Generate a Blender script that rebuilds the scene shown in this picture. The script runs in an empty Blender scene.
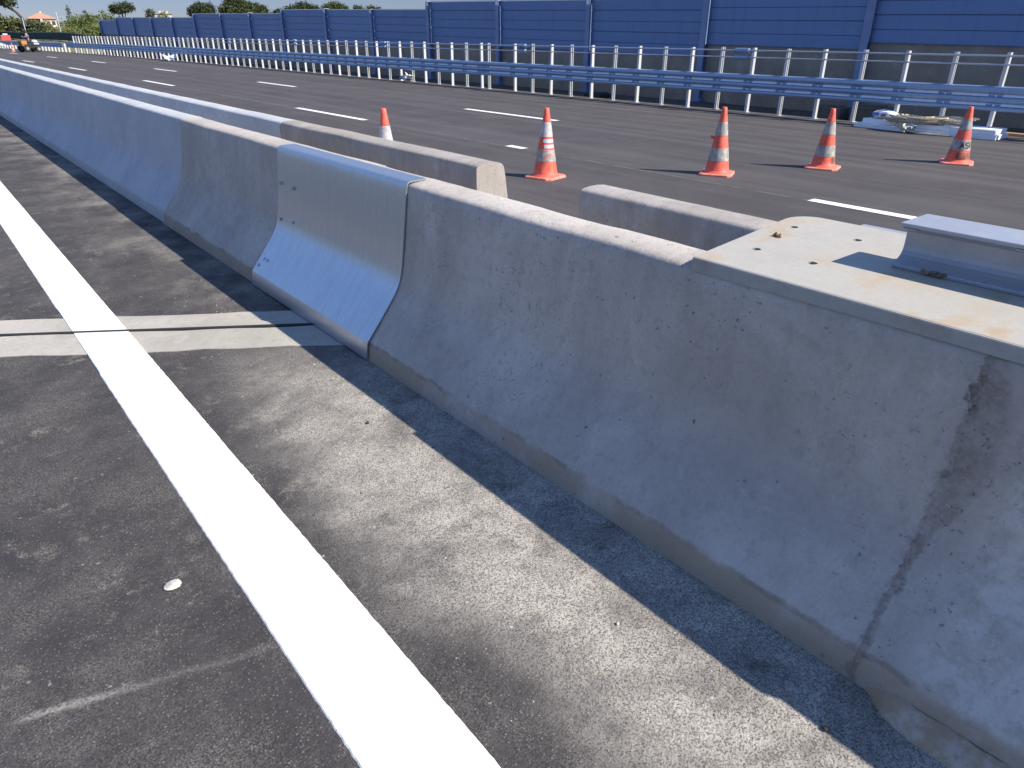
import bpy, bmesh, math, random
import numpy as np
from mathutils import Vector, Matrix
R = math.radians
rnd = random.Random(7)
S = bpy.context.scene
COL = S.collection

# ------------------------------------------------------------------ helpers
def curve(y):                       # the carriageway bends gently left in the distance
    return -0.0008 * max(0.0, y - 30.0) ** 2

class MB:
    """collects geometry; build() links it as one mesh object"""
    def __init__(s): s.v = []; s.f = []; s.sm = []; s.slot2 = None
    def add(s, vs, fs, smooth=False):
        o = len(s.v); s.v += [tuple(p) for p in vs]
        s.f += [tuple(i + o for i in f) for f in fs]; s.sm += [smooth] * len(fs)
    def box(s, x0, x1, y0, y1, z0, z1):
        s.add([(x0,y0,z0),(x1,y0,z0),(x1,y1,z0),(x0,y1,z0),(x0,y0,z1),(x1,y0,z1),(x1,y1,z1),(x0,y1,z1)],
              [(0,3,2,1),(4,5,6,7),(0,1,5,4),(1,2,6,5),(2,3,7,6),(3,0,4,7)])
    def hexa(s, b, t):              # 4 bottom + 4 top points
        s.add(list(b) + list(t), [(0,3,2,1),(4,5,6,7),(0,1,5,4),(1,2,6,5),(2,3,7,6),(3,0,4,7)])
    def extrude_y(s, prof, ys, closed=True, smooth=True, jit=None, caps=True):
        n = len(prof); vs = []
        for j, y in enumerate(ys):
            for i, (x, z) in enumerate(prof):
                dx, dz = jit(i, y, x, z) if jit else (0, 0)
                vs.append((x + dx + curve(y), y, z + dz))
        fs = []; m = n if closed else n - 1
        for j in range(len(ys) - 1):
            for i in range(m):
                a = j*n + i; b = j*n + (i+1) % n
                fs.append((a, b, b + n, a + n))
        s.add(vs, fs, smooth)
        if closed and caps:
            o = len(s.v) - len(vs)
            s.f.append(tuple(o + i for i in range(n))); s.sm.append(False)
            s.f.append(tuple(o + (len(ys)-1)*n + i for i in reversed(range(n)))); s.sm.append(False)
    def lathe(s, prof, seg=32, c=(0,0,0), a0=0, a1=2*math.pi, smooth=True):
        full = abs(a1 - a0 - 2*math.pi) < 1e-6
        k = seg if full else seg + 1; n = len(prof); vs = []
        for j in range(k):
            a = a0 + (a1 - a0) * j / seg
            for r, z in prof: vs.append((c[0] + r*math.cos(a), c[1] + r*math.sin(a), c[2] + z))
        fs = []
        for j in range(seg):
            for i in range(n - 1):
                a = (j % k)*n + i; b = ((j+1) % k)*n + i
                fs.append((a, b, b+1, a+1))
        s.add(vs, fs, smooth)
    def tube(s, pts, r, seg=8, caps=True):
        pts = [Vector(p) for p in pts]; vs = []; n = len(pts)
        rr = r if isinstance(r, (list, tuple)) else [r]*n
        for i, p in enumerate(pts):
            t = (pts[min(i+1, n-1)] - pts[max(i-1, 0)]).normalized()
            u = t.cross(Vector((0,0,1)))
            if u.length < 1e-3: u = t.cross(Vector((1,0,0)))
            u.normalize(); w = u.cross(t)
            for k in range(seg):
                a = 2*math.pi*k/seg; vs.append(p + (u*math.cos(a) + w*math.sin(a))*rr[i])
        fs = [(i*seg+k, i*seg+(k+1) % seg, (i+1)*seg+(k+1) % seg, (i+1)*seg+k) for i in range(n-1) for k in range(seg)]
        s.add(vs, fs, True)
        if caps:
            o = len(s.v) - len(vs)
            s.f += [tuple(o+k for k in range(seg)), tuple(o+(n-1)*seg+k for k in reversed(range(seg)))]; s.sm += [False, False]
    def ell(s, c, r, seg=14, rings=8, jit=0.0):
        vs = [];
        for i in range(rings+1):
            t = math.pi*i/rings
            for k in range(seg):
                a = 2*math.pi*k/seg; q = 1 + rnd.uniform(-jit, jit)
                vs.append((c[0]+r[0]*q*math.sin(t)*math.cos(a), c[1]+r[1]*q*math.sin(t)*math.sin(a), c[2]-r[2]*q*math.cos(t)))
        fs = [(i*seg+k, i*seg+(k+1) % seg, (i+1)*seg+(k+1) % seg, (i+1)*seg+k) for i in range(rings) for k in range(seg)]
        s.add(vs, fs, True)
    def build(s, name, mat, parent=None, bevel=0.0, loc=None, weld=True):
        me = bpy.data.meshes.new(name); me.from_pydata(s.v, [], s.f)
        me.polygons.foreach_set('use_smooth', s.sm)
        bm = bmesh.new(); bm.from_mesh(me)
        if weld: bmesh.ops.remove_doubles(bm, verts=bm.verts, dist=1e-5)
        bmesh.ops.recalc_face_normals(bm, faces=bm.faces)
        for e in bm.edges:
            if len(e.link_faces) == 2 and e.calc_face_angle(0) > R(48): e.smooth = False
        bm.to_mesh(me); bm.free()
        me.materials.append(mat)
        if s.slot2:
            me.materials.append(s.slot2[1])
            for p in me.polygons:
                if p.index >= s.slot2[0]: p.material_index = 1
        o = bpy.data.objects.new(name, me); COL.objects.link(o)
        if parent: o.parent = parent
        if loc: o.location = loc
        if bevel:
            b = o.modifiers.new('bevel', 'BEVEL'); b.width = bevel; b.segments = 2; b.limit_method = 'ANGLE'; b.angle_limit = R(40)
        return o

def tag(o, label=None, cat=None, group=None, kind=None):
    for k, v in (('label', label), ('category', cat), ('group', group), ('kind', kind)):
        if v: o[k] = v
    return o
def thing(name, label, cat, loc=(0,0,0), rz=0, group=None):
    o = bpy.data.objects.new(name, None); COL.objects.link(o); o.location = loc; o.rotation_euler = (0,0,rz)
    o.empty_display_size = .1
    return tag(o, label, cat, group)
def dup_mesh(o, parent, loc=None):
    c = o.copy(); COL.objects.link(c); c.parent = parent
    if loc is not None: c.location = loc
    return c
def sheet(name, outer, holes, z0, z1, mat, parent=None):
    """flat plate with real holes, between z0 and z1"""
    cu = bpy.data.curves.new(name, 'CURVE'); cu.dimensions = '2D'; cu.fill_mode = 'BOTH'; cu.extrude = (z1-z0)/2
    for loop in [outer] + holes:
        sp = cu.splines.new('POLY'); sp.points.add(len(loop)-1); sp.use_cyclic_u = True
        for p, q in zip(sp.points, loop): p.co = (q[0], q[1], 0, 1)
    t = bpy.data.objects.new(name + '_outline', cu); COL.objects.link(t)
    dg = bpy.context.evaluated_depsgraph_get(); dg.update()
    me = bpy.data.meshes.new_from_object(t.evaluated_get(dg))
    bpy.data.objects.remove(t); bpy.data.curves.remove(cu)
    for v in me.vertices: v.co.z += (z0+z1)/2
    me.name = name; me.materials.clear(); me.materials.append(mat)
    o = bpy.data.objects.new(name, me); COL.objects.link(o)
    if parent: o.parent = parent
    return o
def circ(x, y, r, n=16, jit=0):
    return [(x + r*(1+rnd.uniform(-jit, jit))*math.cos(2*math.pi*k/n), y + r*(1+rnd.uniform(-jit, jit))*math.sin(2*math.pi*k/n)) for k in range(n)]
def chaikin(p, it=2):
    for _ in range(it):
        q = [p[0]]
        for a, b in zip(p, p[1:]):
            q += [(.75*a[0]+.25*b[0], .75*a[1]+.25*b[1]), (.25*a[0]+.75*b[0], .25*a[1]+.75*b[1])]
        q.append(p[-1]); p = q
    return p

# ------------------------------------------------------------------ node materials
class NM:
    def __init__(s, name, **kw):
        s.m = bpy.data.materials.new(name); s.m.use_nodes = True
        s.t = s.m.node_tree; s.N = s.t.nodes; s.L = s.t.links
        s.b = s.N['Principled BSDF']; s.pos = s.N.new('ShaderNodeNewGeometry').outputs['Position']
        for k, v in kw.items(): s.b.inputs[k].default_value = v
    def lk(s, a, b):
        if isinstance(a, (int, float)): b.default_value = a
        elif isinstance(a, tuple): b.default_value = a if len(a) == 4 or b.type == 'VECTOR' else (*a, 1)
        else: s.L.new(a, b)
    def math(s, op, a, b=0.0, c=None, clamp=False):
        n = s.N.new('ShaderNodeMath'); n.operation = op; n.use_clamp = clamp
        s.lk(a, n.inputs[0]); s.lk(b, n.inputs[1])
        if c is not None: s.lk(c, n.inputs[2])
        return n.outputs[0]
    def xyz(s):
        n = s.N.new('ShaderNodeSeparateXYZ'); s.L.new(s.pos, n.inputs[0]); return n.outputs
    def scaled(s, sc):
        n = s.N.new('ShaderNodeMapping'); s.L.new(s.pos, n.inputs['Vector']); n.inputs['Scale'].default_value = sc
        return n.outputs[0]
    def noise(s, scale, detail=4, rough=.55, vec=None, dist=0):
        n = s.N.new('ShaderNodeTexNoise'); s.L.new(vec or s.pos, n.inputs['Vector'])
        n.inputs['Scale'].default_value = scale; n.inputs['Detail'].default_value = detail
        n.inputs['Roughness'].default_value = rough; n.inputs['Distortion'].default_value = dist
        return n.outputs['Fac']
    def voro(s, scale, out='Distance', vec=None):
        n = s.N.new('ShaderNodeTexVoronoi'); s.L.new(vec or s.pos, n.inputs['Vector']); n.inputs['Scale'].default_value = scale
        return n.outputs[out]
    def ss(s, x, a, b):            # smoothstep a->b (a may exceed b)
        n = s.N.new('ShaderNodeMapRange'); n.interpolation_type = 'SMOOTHSTEP'
        s.lk(x, n.inputs['Value'])
        if a < b: n.inputs['From Min'].default_value, n.inputs['From Max'].default_value = a, b
        else:
            n.inputs['From Min'].default_value, n.inputs['From Max'].default_value = b, a
            n.inputs['To Min'].default_value, n.inputs['To Max'].default_value = 1, 0
        return n.outputs[0]
    def mix(s, f, a, b, mode='MIX'):
        n = s.N.new('ShaderNodeMix'); n.data_type = 'RGBA'; n.blend_type = mode
        s.lk(f, n.inputs[0]); s.lk(a, n.inputs[6]); s.lk(b, n.inputs[7]); return n.outputs[2]
    def mul(s, *a):
        r = a[0]
        for q in a[1:]: r = s.math('MULTIPLY', r, q)
        return r
    def bump(s, h, strength=.3, dist=.01, normal=None):
        n = s.N.new('ShaderNodeBump'); s.L.new(h, n.inputs['Height']); n.inputs['Strength'].default_value = strength
        n.inputs['Distance'].default_value = dist
        if normal: s.L.new(normal, n.inputs['Normal'])
        return n.outputs[0]
    def col(s, c): s.lk(c, s.b.inputs['Base Color']); return s
    def nor(s, n): s.L.new(n, s.b.inputs['Normal']); return s
    def rough(s, r): s.lk(r, s.b.inputs['Roughness']); return s

def plain(name, c, rough=.6, metal=0.0, var=.12, scale=6, bump=0.0):
    m = NM(name, Roughness=rough, Metallic=metal)
    n = m.noise(scale, 5)
    m.col(m.mix(m.ss(n, .3, .7), tuple(v*(1-var) for v in c), tuple(min(1, v*(1+var)) for v in c)))
    if bump: m.nor(m.bump(m.noise(scale*6, 4), bump, .01))
    return m.m

def asphalt(name, near):
    m = NM(name, Roughness=.85)
    m.b.inputs['Specular IOR Level'].default_value = .35
    X, Y, Z = m.xyz()
    fine = m.noise(230, 3, .7); agg = m.voro(130); aggc = m.voro(130, 'Color')
    sep = m.N.new('ShaderNodeSeparateColor'); m.L.new(aggc, sep.inputs[0])
    big = m.noise(.9, 5, .6); med = m.noise(6, 6, .65)
    cell = m.N.new('ShaderNodeSeparateColor'); m.L.new(m.voro(260, 'Color'), cell.inputs[0])
    if near: c = m.mix(m.ss(med, .3, .75), (.038,.035,.036), (.060,.055,.056))
    else:    c = m.mix(m.ss(big, .3, .75), (.058,.052,.053), (.080,.072,.073))
    # mineral grains showing through the binder
    c = m.mix(m.mul(m.ss(agg, .45, .15), m.ss(sep.outputs[0], .55, .95), .7 if near else .3), c, (.25,.235,.215))
    c = m.mix(m.mul(m.ss(m.noise(140, 3, .7), .48, .34), .6), c, (.016,.016,.017))
    c = m.mix(m.math('MULTIPLY', m.ss(cell.outputs[1], .45, .0), .45), c, (.016,.016,.017))
    if near:
        # pale cement dust swept along the foot of the barrier
        ax = m.math('ADD', X, m.math('MULTIPLY', m.math('SUBTRACT', m.noise(1.6, 6, .6), .5), .85))
        patch = m.math('MULTIPLY', m.ss(m.noise(3.2, 6, .66, m.scaled((1, 1.1, 1)), .4), .30, .60), m.math('MULTIPLY_ADD', m.ss(m.noise(15, 6, .75), .34, .56), .45, .55))
        y1 = m.mul(m.ss(m.math('ADD', Y, m.math('MULTIPLY', m.noise(1.5, 4), .8)), 4.4, 3.0), m.ss(ax, .66, 1.12), m.math('MULTIPLY_ADD', patch, .62, .38))
        y2 = m.mul(m.ss(m.noise(1.7, 6, .62, m.scaled((1.0, .8, 1))), .42, .74), m.ss(ax, .62, 1.35), .62)
        speck = m.math('MULTIPLY_ADD', m.ss(cell.outputs[0], .05, .7), .75, .25)
        d = m.mul(m.math('MAXIMUM', y1, y2), speck, m.ss(m.noise(9, 6, .72), .15, .5))
        c = m.mix(m.math('MULTIPLY', d, .92), c, (.50,.465,.405))
        # crumbs and swept arcs of paler grit
        cr = m.voro(24); cq = m.N.new('ShaderNodeSeparateColor'); m.L.new(m.voro(24, 'Color'), cq.inputs[0])
        c = m.mix(m.mul(m.ss(m.math('ADD', cr, m.math('MULTIPLY', m.noise(120, 3), .2)), .26, .18), m.ss(cq.outputs[0], .84, .90), m.math('MULTIPLY_ADD', m.ss(X, .3, .9), .5, .5), .7), c, (.50,.47,.41))
        clot = m.mul(m.ss(m.noise(6.5, 7, .78), .53, .66), m.ss(m.noise(1.4, 4, .6), .40, .58), m.ss(cell.outputs[2], .1, .7))
        c = m.mix(m.math('MULTIPLY', clot, .6), c, (.34,.315,.26))
        # thin grey film over all of it
        c = m.mix(m.mul(m.ss(m.noise(2.2, 6, .68), .36, .72), m.ss(cell.outputs[2], .2, .8), .55), c, (.20,.185,.165))
        # small pale splashes
        sp = m.voro(3.3, 'Distance', m.scaled((1, 1, 0)))
        spm = m.ss(m.math('ADD', sp, m.math('MULTIPLY', m.noise(40, 4, .7), .16)), .12, .06)
        c = m.mix(m.mul(spm, m.ss(X, .1, .9), m.ss(m.noise(60,3,.7), .35,.6), .45), c, (.40,.38,.34))
        # long scrape: line from (-.2,1.715) to (.42,1.53)
        ln = m.math('ABSOLUTE', m.math('ADD', m.math('ADD', Y, m.math('MULTIPLY', X, .30)), m.math('MULTIPLY_ADD', m.noise(9, 3), .03, -1.672)))
        along = m.mul(m.ss(X, -.24, -.17), m.math('MULTIPLY_ADD', m.ss(X, -.08, .12), -.72, 1.0), m.ss(X, .48, .34))
        c = m.mix(m.mul(m.ss(m.math('ADD', ln, m.math('MULTIPLY', m.noise(45, 4, .75), .022)), .034, .008), along, m.ss(m.noise(95, 5, .8), .36, .58), .8), c, (.33,.315,.285))
    else:
        # laying seams and rolled-in tracks along the carriageway
        sx = m.noise(1, 3, .5, m.scaled((2.4, .03, 1)))
        c = m.mix(m.mul(m.ss(sx, .40, .66), .3), c, (.125,.117,.115))
        c = m.mix(m.mul(m.ss(m.noise(1, 4, .6, m.scaled((1.1, .05, 1))), .52, .70), .3), c, (.056,.052,.054))
        c = m.mix(m.mul(m.ss(m.noise(.8, 6, .7), .58, .72), m.ss(cell.outputs[2], .2, .8), .3), c, (.17,.16,.15))
        for x0, w, a in ((7.0, .02, .5), (10.6, .015, .3), (8.6, .012, .28), (12.6, .02, .25)):
            dd = m.math('ABSOLUTE', m.math('SUBTRACT', m.math('ADD', X, m.math('MULTIPLY', m.noise(.5, 2), .1)), x0+.05))
            c = m.mix(m.mul(m.ss(dd, w*2, w*.5), a, m.ss(m.noise(3, 4, .7), .35, .6)), c, (.17,.165,.16))
        c = m.mix(m.mul(m.ss(X, 13.3, 14.2), m.ss(m.noise(1.2, 5, .6), .35, .7), .5), c, (.15,.14,.125))
    m.col(c)
    m.nor(m.bump(m.math('ADD', fine, m.math('MULTIPLY', agg, -.6)), .55, .004))
    return m.m

def concrete(name, c0, c1, pits=1.0, streak=.5, dirt=1.0):
    m = NM(name, Roughness=.88)
    m.b.inputs['Specular IOR Level'].default_value = .3
    X, Y, Z = m.xyz()
    big = m.noise(1.6, 6, .62, None, .6); st = m.noise(2.2, 5, .6, m.scaled((5, 5, .55)))
    c = m.mix(m.ss(big, .3, .72), c0, c1)
    c = m.mix(m.math('MULTIPLY', m.ss(st, .42, .72), streak*.45), c, tuple(v*.72 for v in c0))
    c = m.mix(m.mul(m.ss(m.noise(3.1, 6, .7), .52, .75), .35*streak), c, (.30,.25,.19))        # rusty wash
    c = m.mix(m.mul(m.ss(m.noise(4.3, 6, .7, None, .4), .55, .78), .35), c, (.72,.71,.68))      # lime bloom
    c = m.mix(m.mul(m.ss(m.noise(85, 4, .7), .3, .7), .22), c, tuple(v*.6 for v in c0))         # grain
    c = m.mix(m.mul(m.ss(m.noise(.9, 5, .65, m.scaled((1, 1, .7))), .46, .66), .45*streak), c, tuple(v*w for v, w in zip(c0, (.80,.76,.70))))
    c = m.mix(m.mul(m.ss(m.noise(11, 6, .75, m.scaled((1, 1, .35)), .5), .54, .72), .4*streak), c, tuple(v*.62 for v in c0))
    c = m.mix(m.mul(m.ss(m.noise(22, 6, .72), .48, .72), .42), c, tuple(v*.66 for v in c0))
    wp = m.N.new('ShaderNodeVectorMath'); wp.operation = 'MULTIPLY_ADD'; nz = m.N.new('ShaderNodeTexNoise'); nz.inputs['Scale'].default_value = 55
    m.L.new(m.pos, nz.inputs['Vector']); m.L.new(nz.outputs['Color'], wp.inputs[0]); wp.inputs[1].default_value = (.022,.022,.022); m.L.new(m.pos, wp.inputs[2])
    def pits_at(sc, r0, r1, keep):
        pv = m.voro(sc, 'Distance', wp.outputs[0]); pc = m.N.new('ShaderNodeSeparateColor'); m.L.new(m.voro(sc, 'Color', wp.outputs[0]), pc.inputs[0])
        thr = m.math('MULTIPLY_ADD', pc.outputs[1], r1-r0, r0)
        return m.mul(m.ss(m.math('SUBTRACT', pv, thr), .05, -.03), m.ss(pc.outputs[0], keep, keep+.1))
    pit = m.math('MAXIMUM', m.mul(pits_at(36, .04, .22, .84), m.ss(m.noise(2.1, 4), .45, .6)), m.mul(pits_at(75, .06, .34, .76), m.ss(m.noise(1.7, 5, .65), .44, .58)))
    c = m.mix(m.math('MULTIPLY', pit, .72*pits), c, (.10,.095,.09))
    # brown splash along the foot, with a ragged upper edge
    sc_ = m.mul(m.ss(m.noise(26, 6, .82, None, 1.2), .567, .635), m.ss(m.noise(3.4, 5, .7), .49, .61))
    c = m.mix(m.math('MULTIPLY', sc_,  .52*pits), c, (.10,.095,.09))                              # dark scuffs
    rough_side = m.mul(m.ss(Y, .40, .28), m.ss(m.noise(9, 6, .78), .40, .62), .55*pits)
    c = m.mix(rough_side, c, (.62,.605,.57))                                                     # lime-washed casting
    zd = m.math('ADD', Z, m.math('MULTIPLY', m.noise(9, 6, .7), -.05))
    c = m.mix(m.mul(m.ss(zd, .078, .052), .7*dirt, m.ss(m.noise(1.6, 4), .28, .52)), c, (.30,.225,.15))
    c = m.mix(m.mul(m.ss(m.math('ABSOLUTE', m.math('ADD', zd, -.066)), .014, .004), .5*dirt, m.ss(m.noise(4, 5, .7), .42, .6)), c, (.14,.11,.085))
    # mortar joint wash where the two nearest castings meet
    t = m.math('ADD', m.math('SUBTRACT', .475, Y), m.math('MULTIPLY', m.math('SUBTRACT', m.noise(13, 6, .7), .5), .075))
    w = m.math('MULTIPLY_ADD', m.mul(m.ss(Z, .34, .54), m.ss(Z, .95, .74)), .068, .026)
    near = m.ss(m.math('DIVIDE', t, w), 1.15, .75)
    inside = m.mul(m.ss(t, -.004, .006), near, m.ss(m.noise(30, 5, .7), .25, .5))
    rag = m.noise(34, 6, .8)
    c = m.mix(m.mul(inside, m.math('MULTIPLY_ADD', m.ss(m.noise(14, 6, .75), .30, .62), .5, .14), m.math('MULTIPLY_ADD', m.ss(rag, .35, .6), .6, .4)), c, (.15,.115,.088))
    edge = m.mul(m.ss(m.math('ABSOLUTE', m.math('ADD', t, -.004)), .024, .006), m.ss(m.noise(38, 4, .7), .46, .6))
    c = m.mix(m.mul(edge, m.math('MULTIPLY_ADD', m.ss(Z, .45, .8), .5, .28), m.ss(m.noise(9, 4, .7), .35, .6)), c, (.06,.055,.05))
    m.col(c)
    h = m.math('ADD', m.math('MULTIPLY', m.noise(45, 6, .7), .7), m.math('MULTIPLY', pit, -1.2*pits))
    h = m.math('ADD', h, m.math('MULTIPLY', m.noise(6, 3), 1.6))
    h = m.math('ADD', h, m.math('MULTIPLY', m.noise(160, 3, .7), .35))
    h = m.math('ADD', h, m.mul(inside, rag, 2.2))
    m.nor(m.bump(h, .5, .006))
    return m.m

def galvanised(name, base, rough=.4, metal=.85, dust=0.0, dustc=(.5,.45,.36), streaky=True):
    m = NM(name, Metallic=metal)
    X, Y, Z = m.xyz()
    sp = m.voro(70, 'Color'); q = m.N.new('ShaderNodeSeparateColor'); m.L.new(sp, q.inputs[0])
    st = m.noise(3, 5, .6, m.scaled((3, 9, .8))) if streaky else m.noise(5, 5, .65)
    c = m.mix(m.math('MULTIPLY', q.outputs[0], .25), base, tuple(v*.75 for v in base))
    c = m.mix(m.math('MULTIPLY', m.ss(st, .4, .7), .3), c, tuple(v*.72 for v in base))
    dm = m.mul(m.ss(m.noise(4.5, 6, .68, None, .5), .48, .72), dust)
    c = m.mix(dm, c, dustc)
    m.col(c)
    m.rough(m.math('ADD', m.math('MULTIPLY_ADD', st, .14, rough-.07), m.math('MULTIPLY', dm, .3)))
    if dust: m.lk(m.math('MULTIPLY_ADD', dm, -metal, metal), m.b.inputs['Metallic'])
    m.nor(m.bump(m.noise(14, 4), .08, .01))
    return m.m

def leafmat(name, a, b):
    m = NM(name, Roughness=.7)
    m.b.inputs['Specular IOR Level'].default_value = .25
    n = m.noise(.8, 4, .7); f = m.noise(4, 2, .6)
    m.col(m.mix(m.ss(m.math('MULTIPLY_ADD', f, .5, m.math('MULTIPLY', n, .5)), .36, .64), a, b))
    return m.m

M = {}
M['asphalt_near'] = asphalt('old asphalt with cement dust', True)
M['asphalt_far'] = asphalt('fresh asphalt', False)
M['conc'] = concrete('cast concrete', (.39,.35,.315), (.54,.50,.455))
M['conc_far'] = concrete('smooth pale concrete', (.42,.435,.455), (.51,.525,.54), pits=.15, streak=.25, dirt=.3)
M['conc_in'] = concrete('formed concrete with gap shade', (.32,.292,.265), (.45,.42,.385), pits=.6, streak=1.0)  # brown dirt, and the shade of the deep gap, both in the colour
M['mortar'] = concrete('mortar bed', (.37,.265,.175), (.49,.37,.255), pits=.7, streak=.9, dirt=0)
M['joint_conc'] = concrete('joint repair concrete', (.345,.325,.285), (.45,.425,.375), pits=.25, streak=.0, dirt=0)
M['plinth'] = concrete('grey brown concrete plinth', (.25,.22,.185), (.32,.285,.24), pits=.2, streak=.4, dirt=.2)
M['galv'] = galvanised('galvanised cover sheet', (.49,.52,.565), .31, .82)
M['deck'] = galvanised('dusty galvanised deck plate', (.42,.40,.35), .65, .12, 1.0, (.36,.275,.18), False)
M['lip'] = galvanised('dusty galvanised lip with shade', (.36,.35,.325), .6, .2, .8, (.27,.225,.17), False)  # darker than the deck plate: the folded lip's shade is in the colour
M['beam'] = galvanised('bright galvanised beam', (.36,.39,.44), .45, .32, .35, (.34,.33,.31), False)
M['post'] = galvanised('galvanised post', (.60,.61,.62), .55, .3)
M['rail'] = galvanised('galvanised rail', (.27,.37,.53), .42, .55)
M['pale_galv'] = galvanised('pale galvanised for lit dashes and brackets', (.78,.80,.83), .45, .25)  # paler than the rail: sunlit dashes put into the strip colour; brackets share it
M['tube'] = galvanised('galvanised tube', (.50,.54,.60), .4, .7)
bm0 = NM('blue painted sheet steel', Roughness=.5)
oi = bm0.N.new('ShaderNodeObjectInfo')
c_ = bm0.mix(oi.outputs['Random'], (.100,.182,.362), (.116,.206,.40))
c_ = bm0.mix(bm0.mul(bm0.ss(bm0.noise(2, 5, .65, bm0.scaled((1, 3.5, .35))), .48, .72), .35), c_, (.085,.125,.215))
c_ = bm0.mix(bm0.mul(bm0.ss(bm0.noise(1.1, 5, .65), .52, .74), .3), c_, (.20,.25,.35))
bm0.col(c_); M['blue'] = bm0.m
M['bluepost'] = plain('blue grey painted steel', (.15,.215,.38), .45, .1, .1, 2)
M['cap'] = plain('light flashing', (.62,.64,.67), .4, .3, .08)
M['rubber'] = plain('black rubber', (.02,.02,.021), .8)
M['bolt'] = plain('zinc bolt', (.42,.52,.66), .35, .9)
M['rust'] = plain('rusty mud', (.20,.14,.10), .9, 0, .4, 40, .4)
M['stone'] = plain('pale stone', (.50,.48,.43), .85, 0, .2, 40, .4)
M['darkstone'] = plain('dark chip', (.06,.055,.05), .9, 0, .3, 60, .4)

def paint():
    m = NM('white road paint', Roughness=.65)
    n = m.noise(160, 4, .75); w = m.noise(5, 5, .65)
    c = m.mix(m.mul(m.ss(w, .46, .74), .5), (.80,.80,.79), (.60,.59,.56))
    c = m.mix(m.mul(m.ss(n, .47, .32), .6), c, (.42,.41,.39))
    c = m.mix(m.mul(m.ss(m.noise(16, 6, .75), .60, .74), .35), c, (.30,.29,.275))
    m.col(c); m.nor(m.bump(n, .5, .004)); return m.m
M['paint'] = paint()
M['paint2'] = plain('worn lane paint', (.72,.72,.70), .7, 0, .18, 20)

# ------------------------------------------------------------------ setting: ground, roads, hills
def terrain(x, y):
    s = x - (14.6 + curve(y))
    k = min(max((y - 70)/25, 0), 1); k = k*k*(3-2*k)
    z = -.10 + k*min(max(s*.22, 0), .85) + .012*max(0, y-110)
    if s < 0: z = -.10
    elif s < 3: z = -.10 + (z+.10)*(s/3)
    return z
mb = MB()
xs = [-600,-300,-120,-50,-20,-9,0,4,7,8,9,10,11,12,13,14,14.8,16,18,20,23,27,32,40,50,65,85,120,200,400,900]
ys = [-60,-20,0,20,40,55,65,72,78,84,90,96,102,108,114,120,135,150,175,200,240,300,400,550,800,1200,1700]
vs = [(x, y, terrain(x, y)) for y in ys for x in xs]
fs = [(j*len(xs)+i, j*len(xs)+i+1, (j+1)*len(xs)+i+1, (j+1)*len(xs)+i) for j in range(len(ys)-1) for i in range(len(xs)-1)]
mb.add(vs, fs, True)
gm = NM('dry grass land', Roughness=.95)
gm.col(gm.mix(gm.ss(gm.noise(.25, 6, .65), .35, .65), (.085,.10,.035), (.17,.155,.075)))
tag(mb.build('ground', gm.m), kind='structure')

def strip(x0, x1, y0, y1, z, dy=2.0):
    m_ = MB(); n = max(1, int((y1-y0)/dy)); ys_ = [y0+(y1-y0)*k/n for k in range(n+1)]
    v = []
    for y in ys_: v += [(x0+curve(y), y, z), (x1+curve(y), y, z)]
    m_.add(v, [(2*k, 2*k+1, 2*k+3, 2*k+2) for k in range(n)], True); return m_
tag(strip(-9, 2.25, -12, 140, 0, 4).build('road', M['asphalt_near']), kind='structure')
tag(strip(2.2504, 14.30, -12, 140, 0, 4).build('road', M['asphalt_far']), kind='structure')
m_ = MB(); ys_ = [-10, -6, -2] + [-1 + .02*k for k in range(400)] + [7.2 + .3*k for k in range(60)] + [26 + 3*k for k in range(39)]; v = []
for y in ys_:
    zl = .0092 if 3.8 < y < 5.0 else .0042
    j_ = .0013 if -1 <= y < 25 else 0
    v += [(.405+curve(y)+rnd.uniform(-j_, j_), y, zl), (.655+curve(y)+rnd.uniform(-j_, j_), y, zl)]
nv = len(v); v += [(a_ + (-.004 if k % 2 == 0 else .004), b_, .0005) for k, (a_, b_, _) in enumerate(v)]
m_.add(v, [(2*k, 2*k+1, 2*k+3, 2*k+2) for k in range(len(ys_)-1)] + [(2*k+q, 2*k+2+q, nv+2*k+2+q, nv+2*k+q) for k in range(len(ys_)-1) for q in (0, 1)], False)
tag(m_.build('edge_line', M['paint']), kind='structure')
def dash_line(x, spans, w):
    m_ = MB()
    for a, b in spans:
        q = strip(x-w/2, x+w/2, a, b, .004, 1.5); m_.add(q.v, q.f)
    tag(m_.build('lane_line', M['paint2']), kind='structure')
dash_line(7.02, [(-11.6,-8.4),(.6,3.75),(8.34,8.73),(13.2,16.4),(25.9,29.5),(39,42.6),(51.5,54.9),(64,67.2)], .14)
dash_line(9.87, [(-1.6,1.4),(10.75,13.8),(23,26.1),(35.5,38.8),(47.9,51),(60,63),(72.5,75.5)], .15)

# skewed expansion joint across the near carriageway: two concrete strips and a rubber seal
def skew_strip(o0, o1, z0, z1, xa=-6.0, xb=1.535, rag=.012):
    m_ = MB(); n = 60; v = []
    for k in range(n+1):
        x = xa + (xb-xa)*k/n
        for o in (o0, o1):
            v.append((x, o - .662*x + rnd.uniform(-rag, rag), z1))
    nv = len(v); v += [(a_, b_, .0008) for a_, b_, _ in v]
    m_.add(v, [(2*k, 2*k+1, 2*k+3, 2*k+2) for k in range(n)] + [(2*k+q, 2*k+2+q, nv+2*k+2+q, nv+2*k+q) for k in range(n) for q in (0, 1)], False); return m_
jm = MB()
a = skew_strip(4.385, 4.735, 0, .005); b = skew_strip(4.775, 5.055, 0, .005)
jm.add(a.v, a.f); jm.add(b.v, b.f)
tag(jm.build('expansion_joint', M['joint_conc']), kind='structure')
rb = MB(); n = 30
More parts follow.
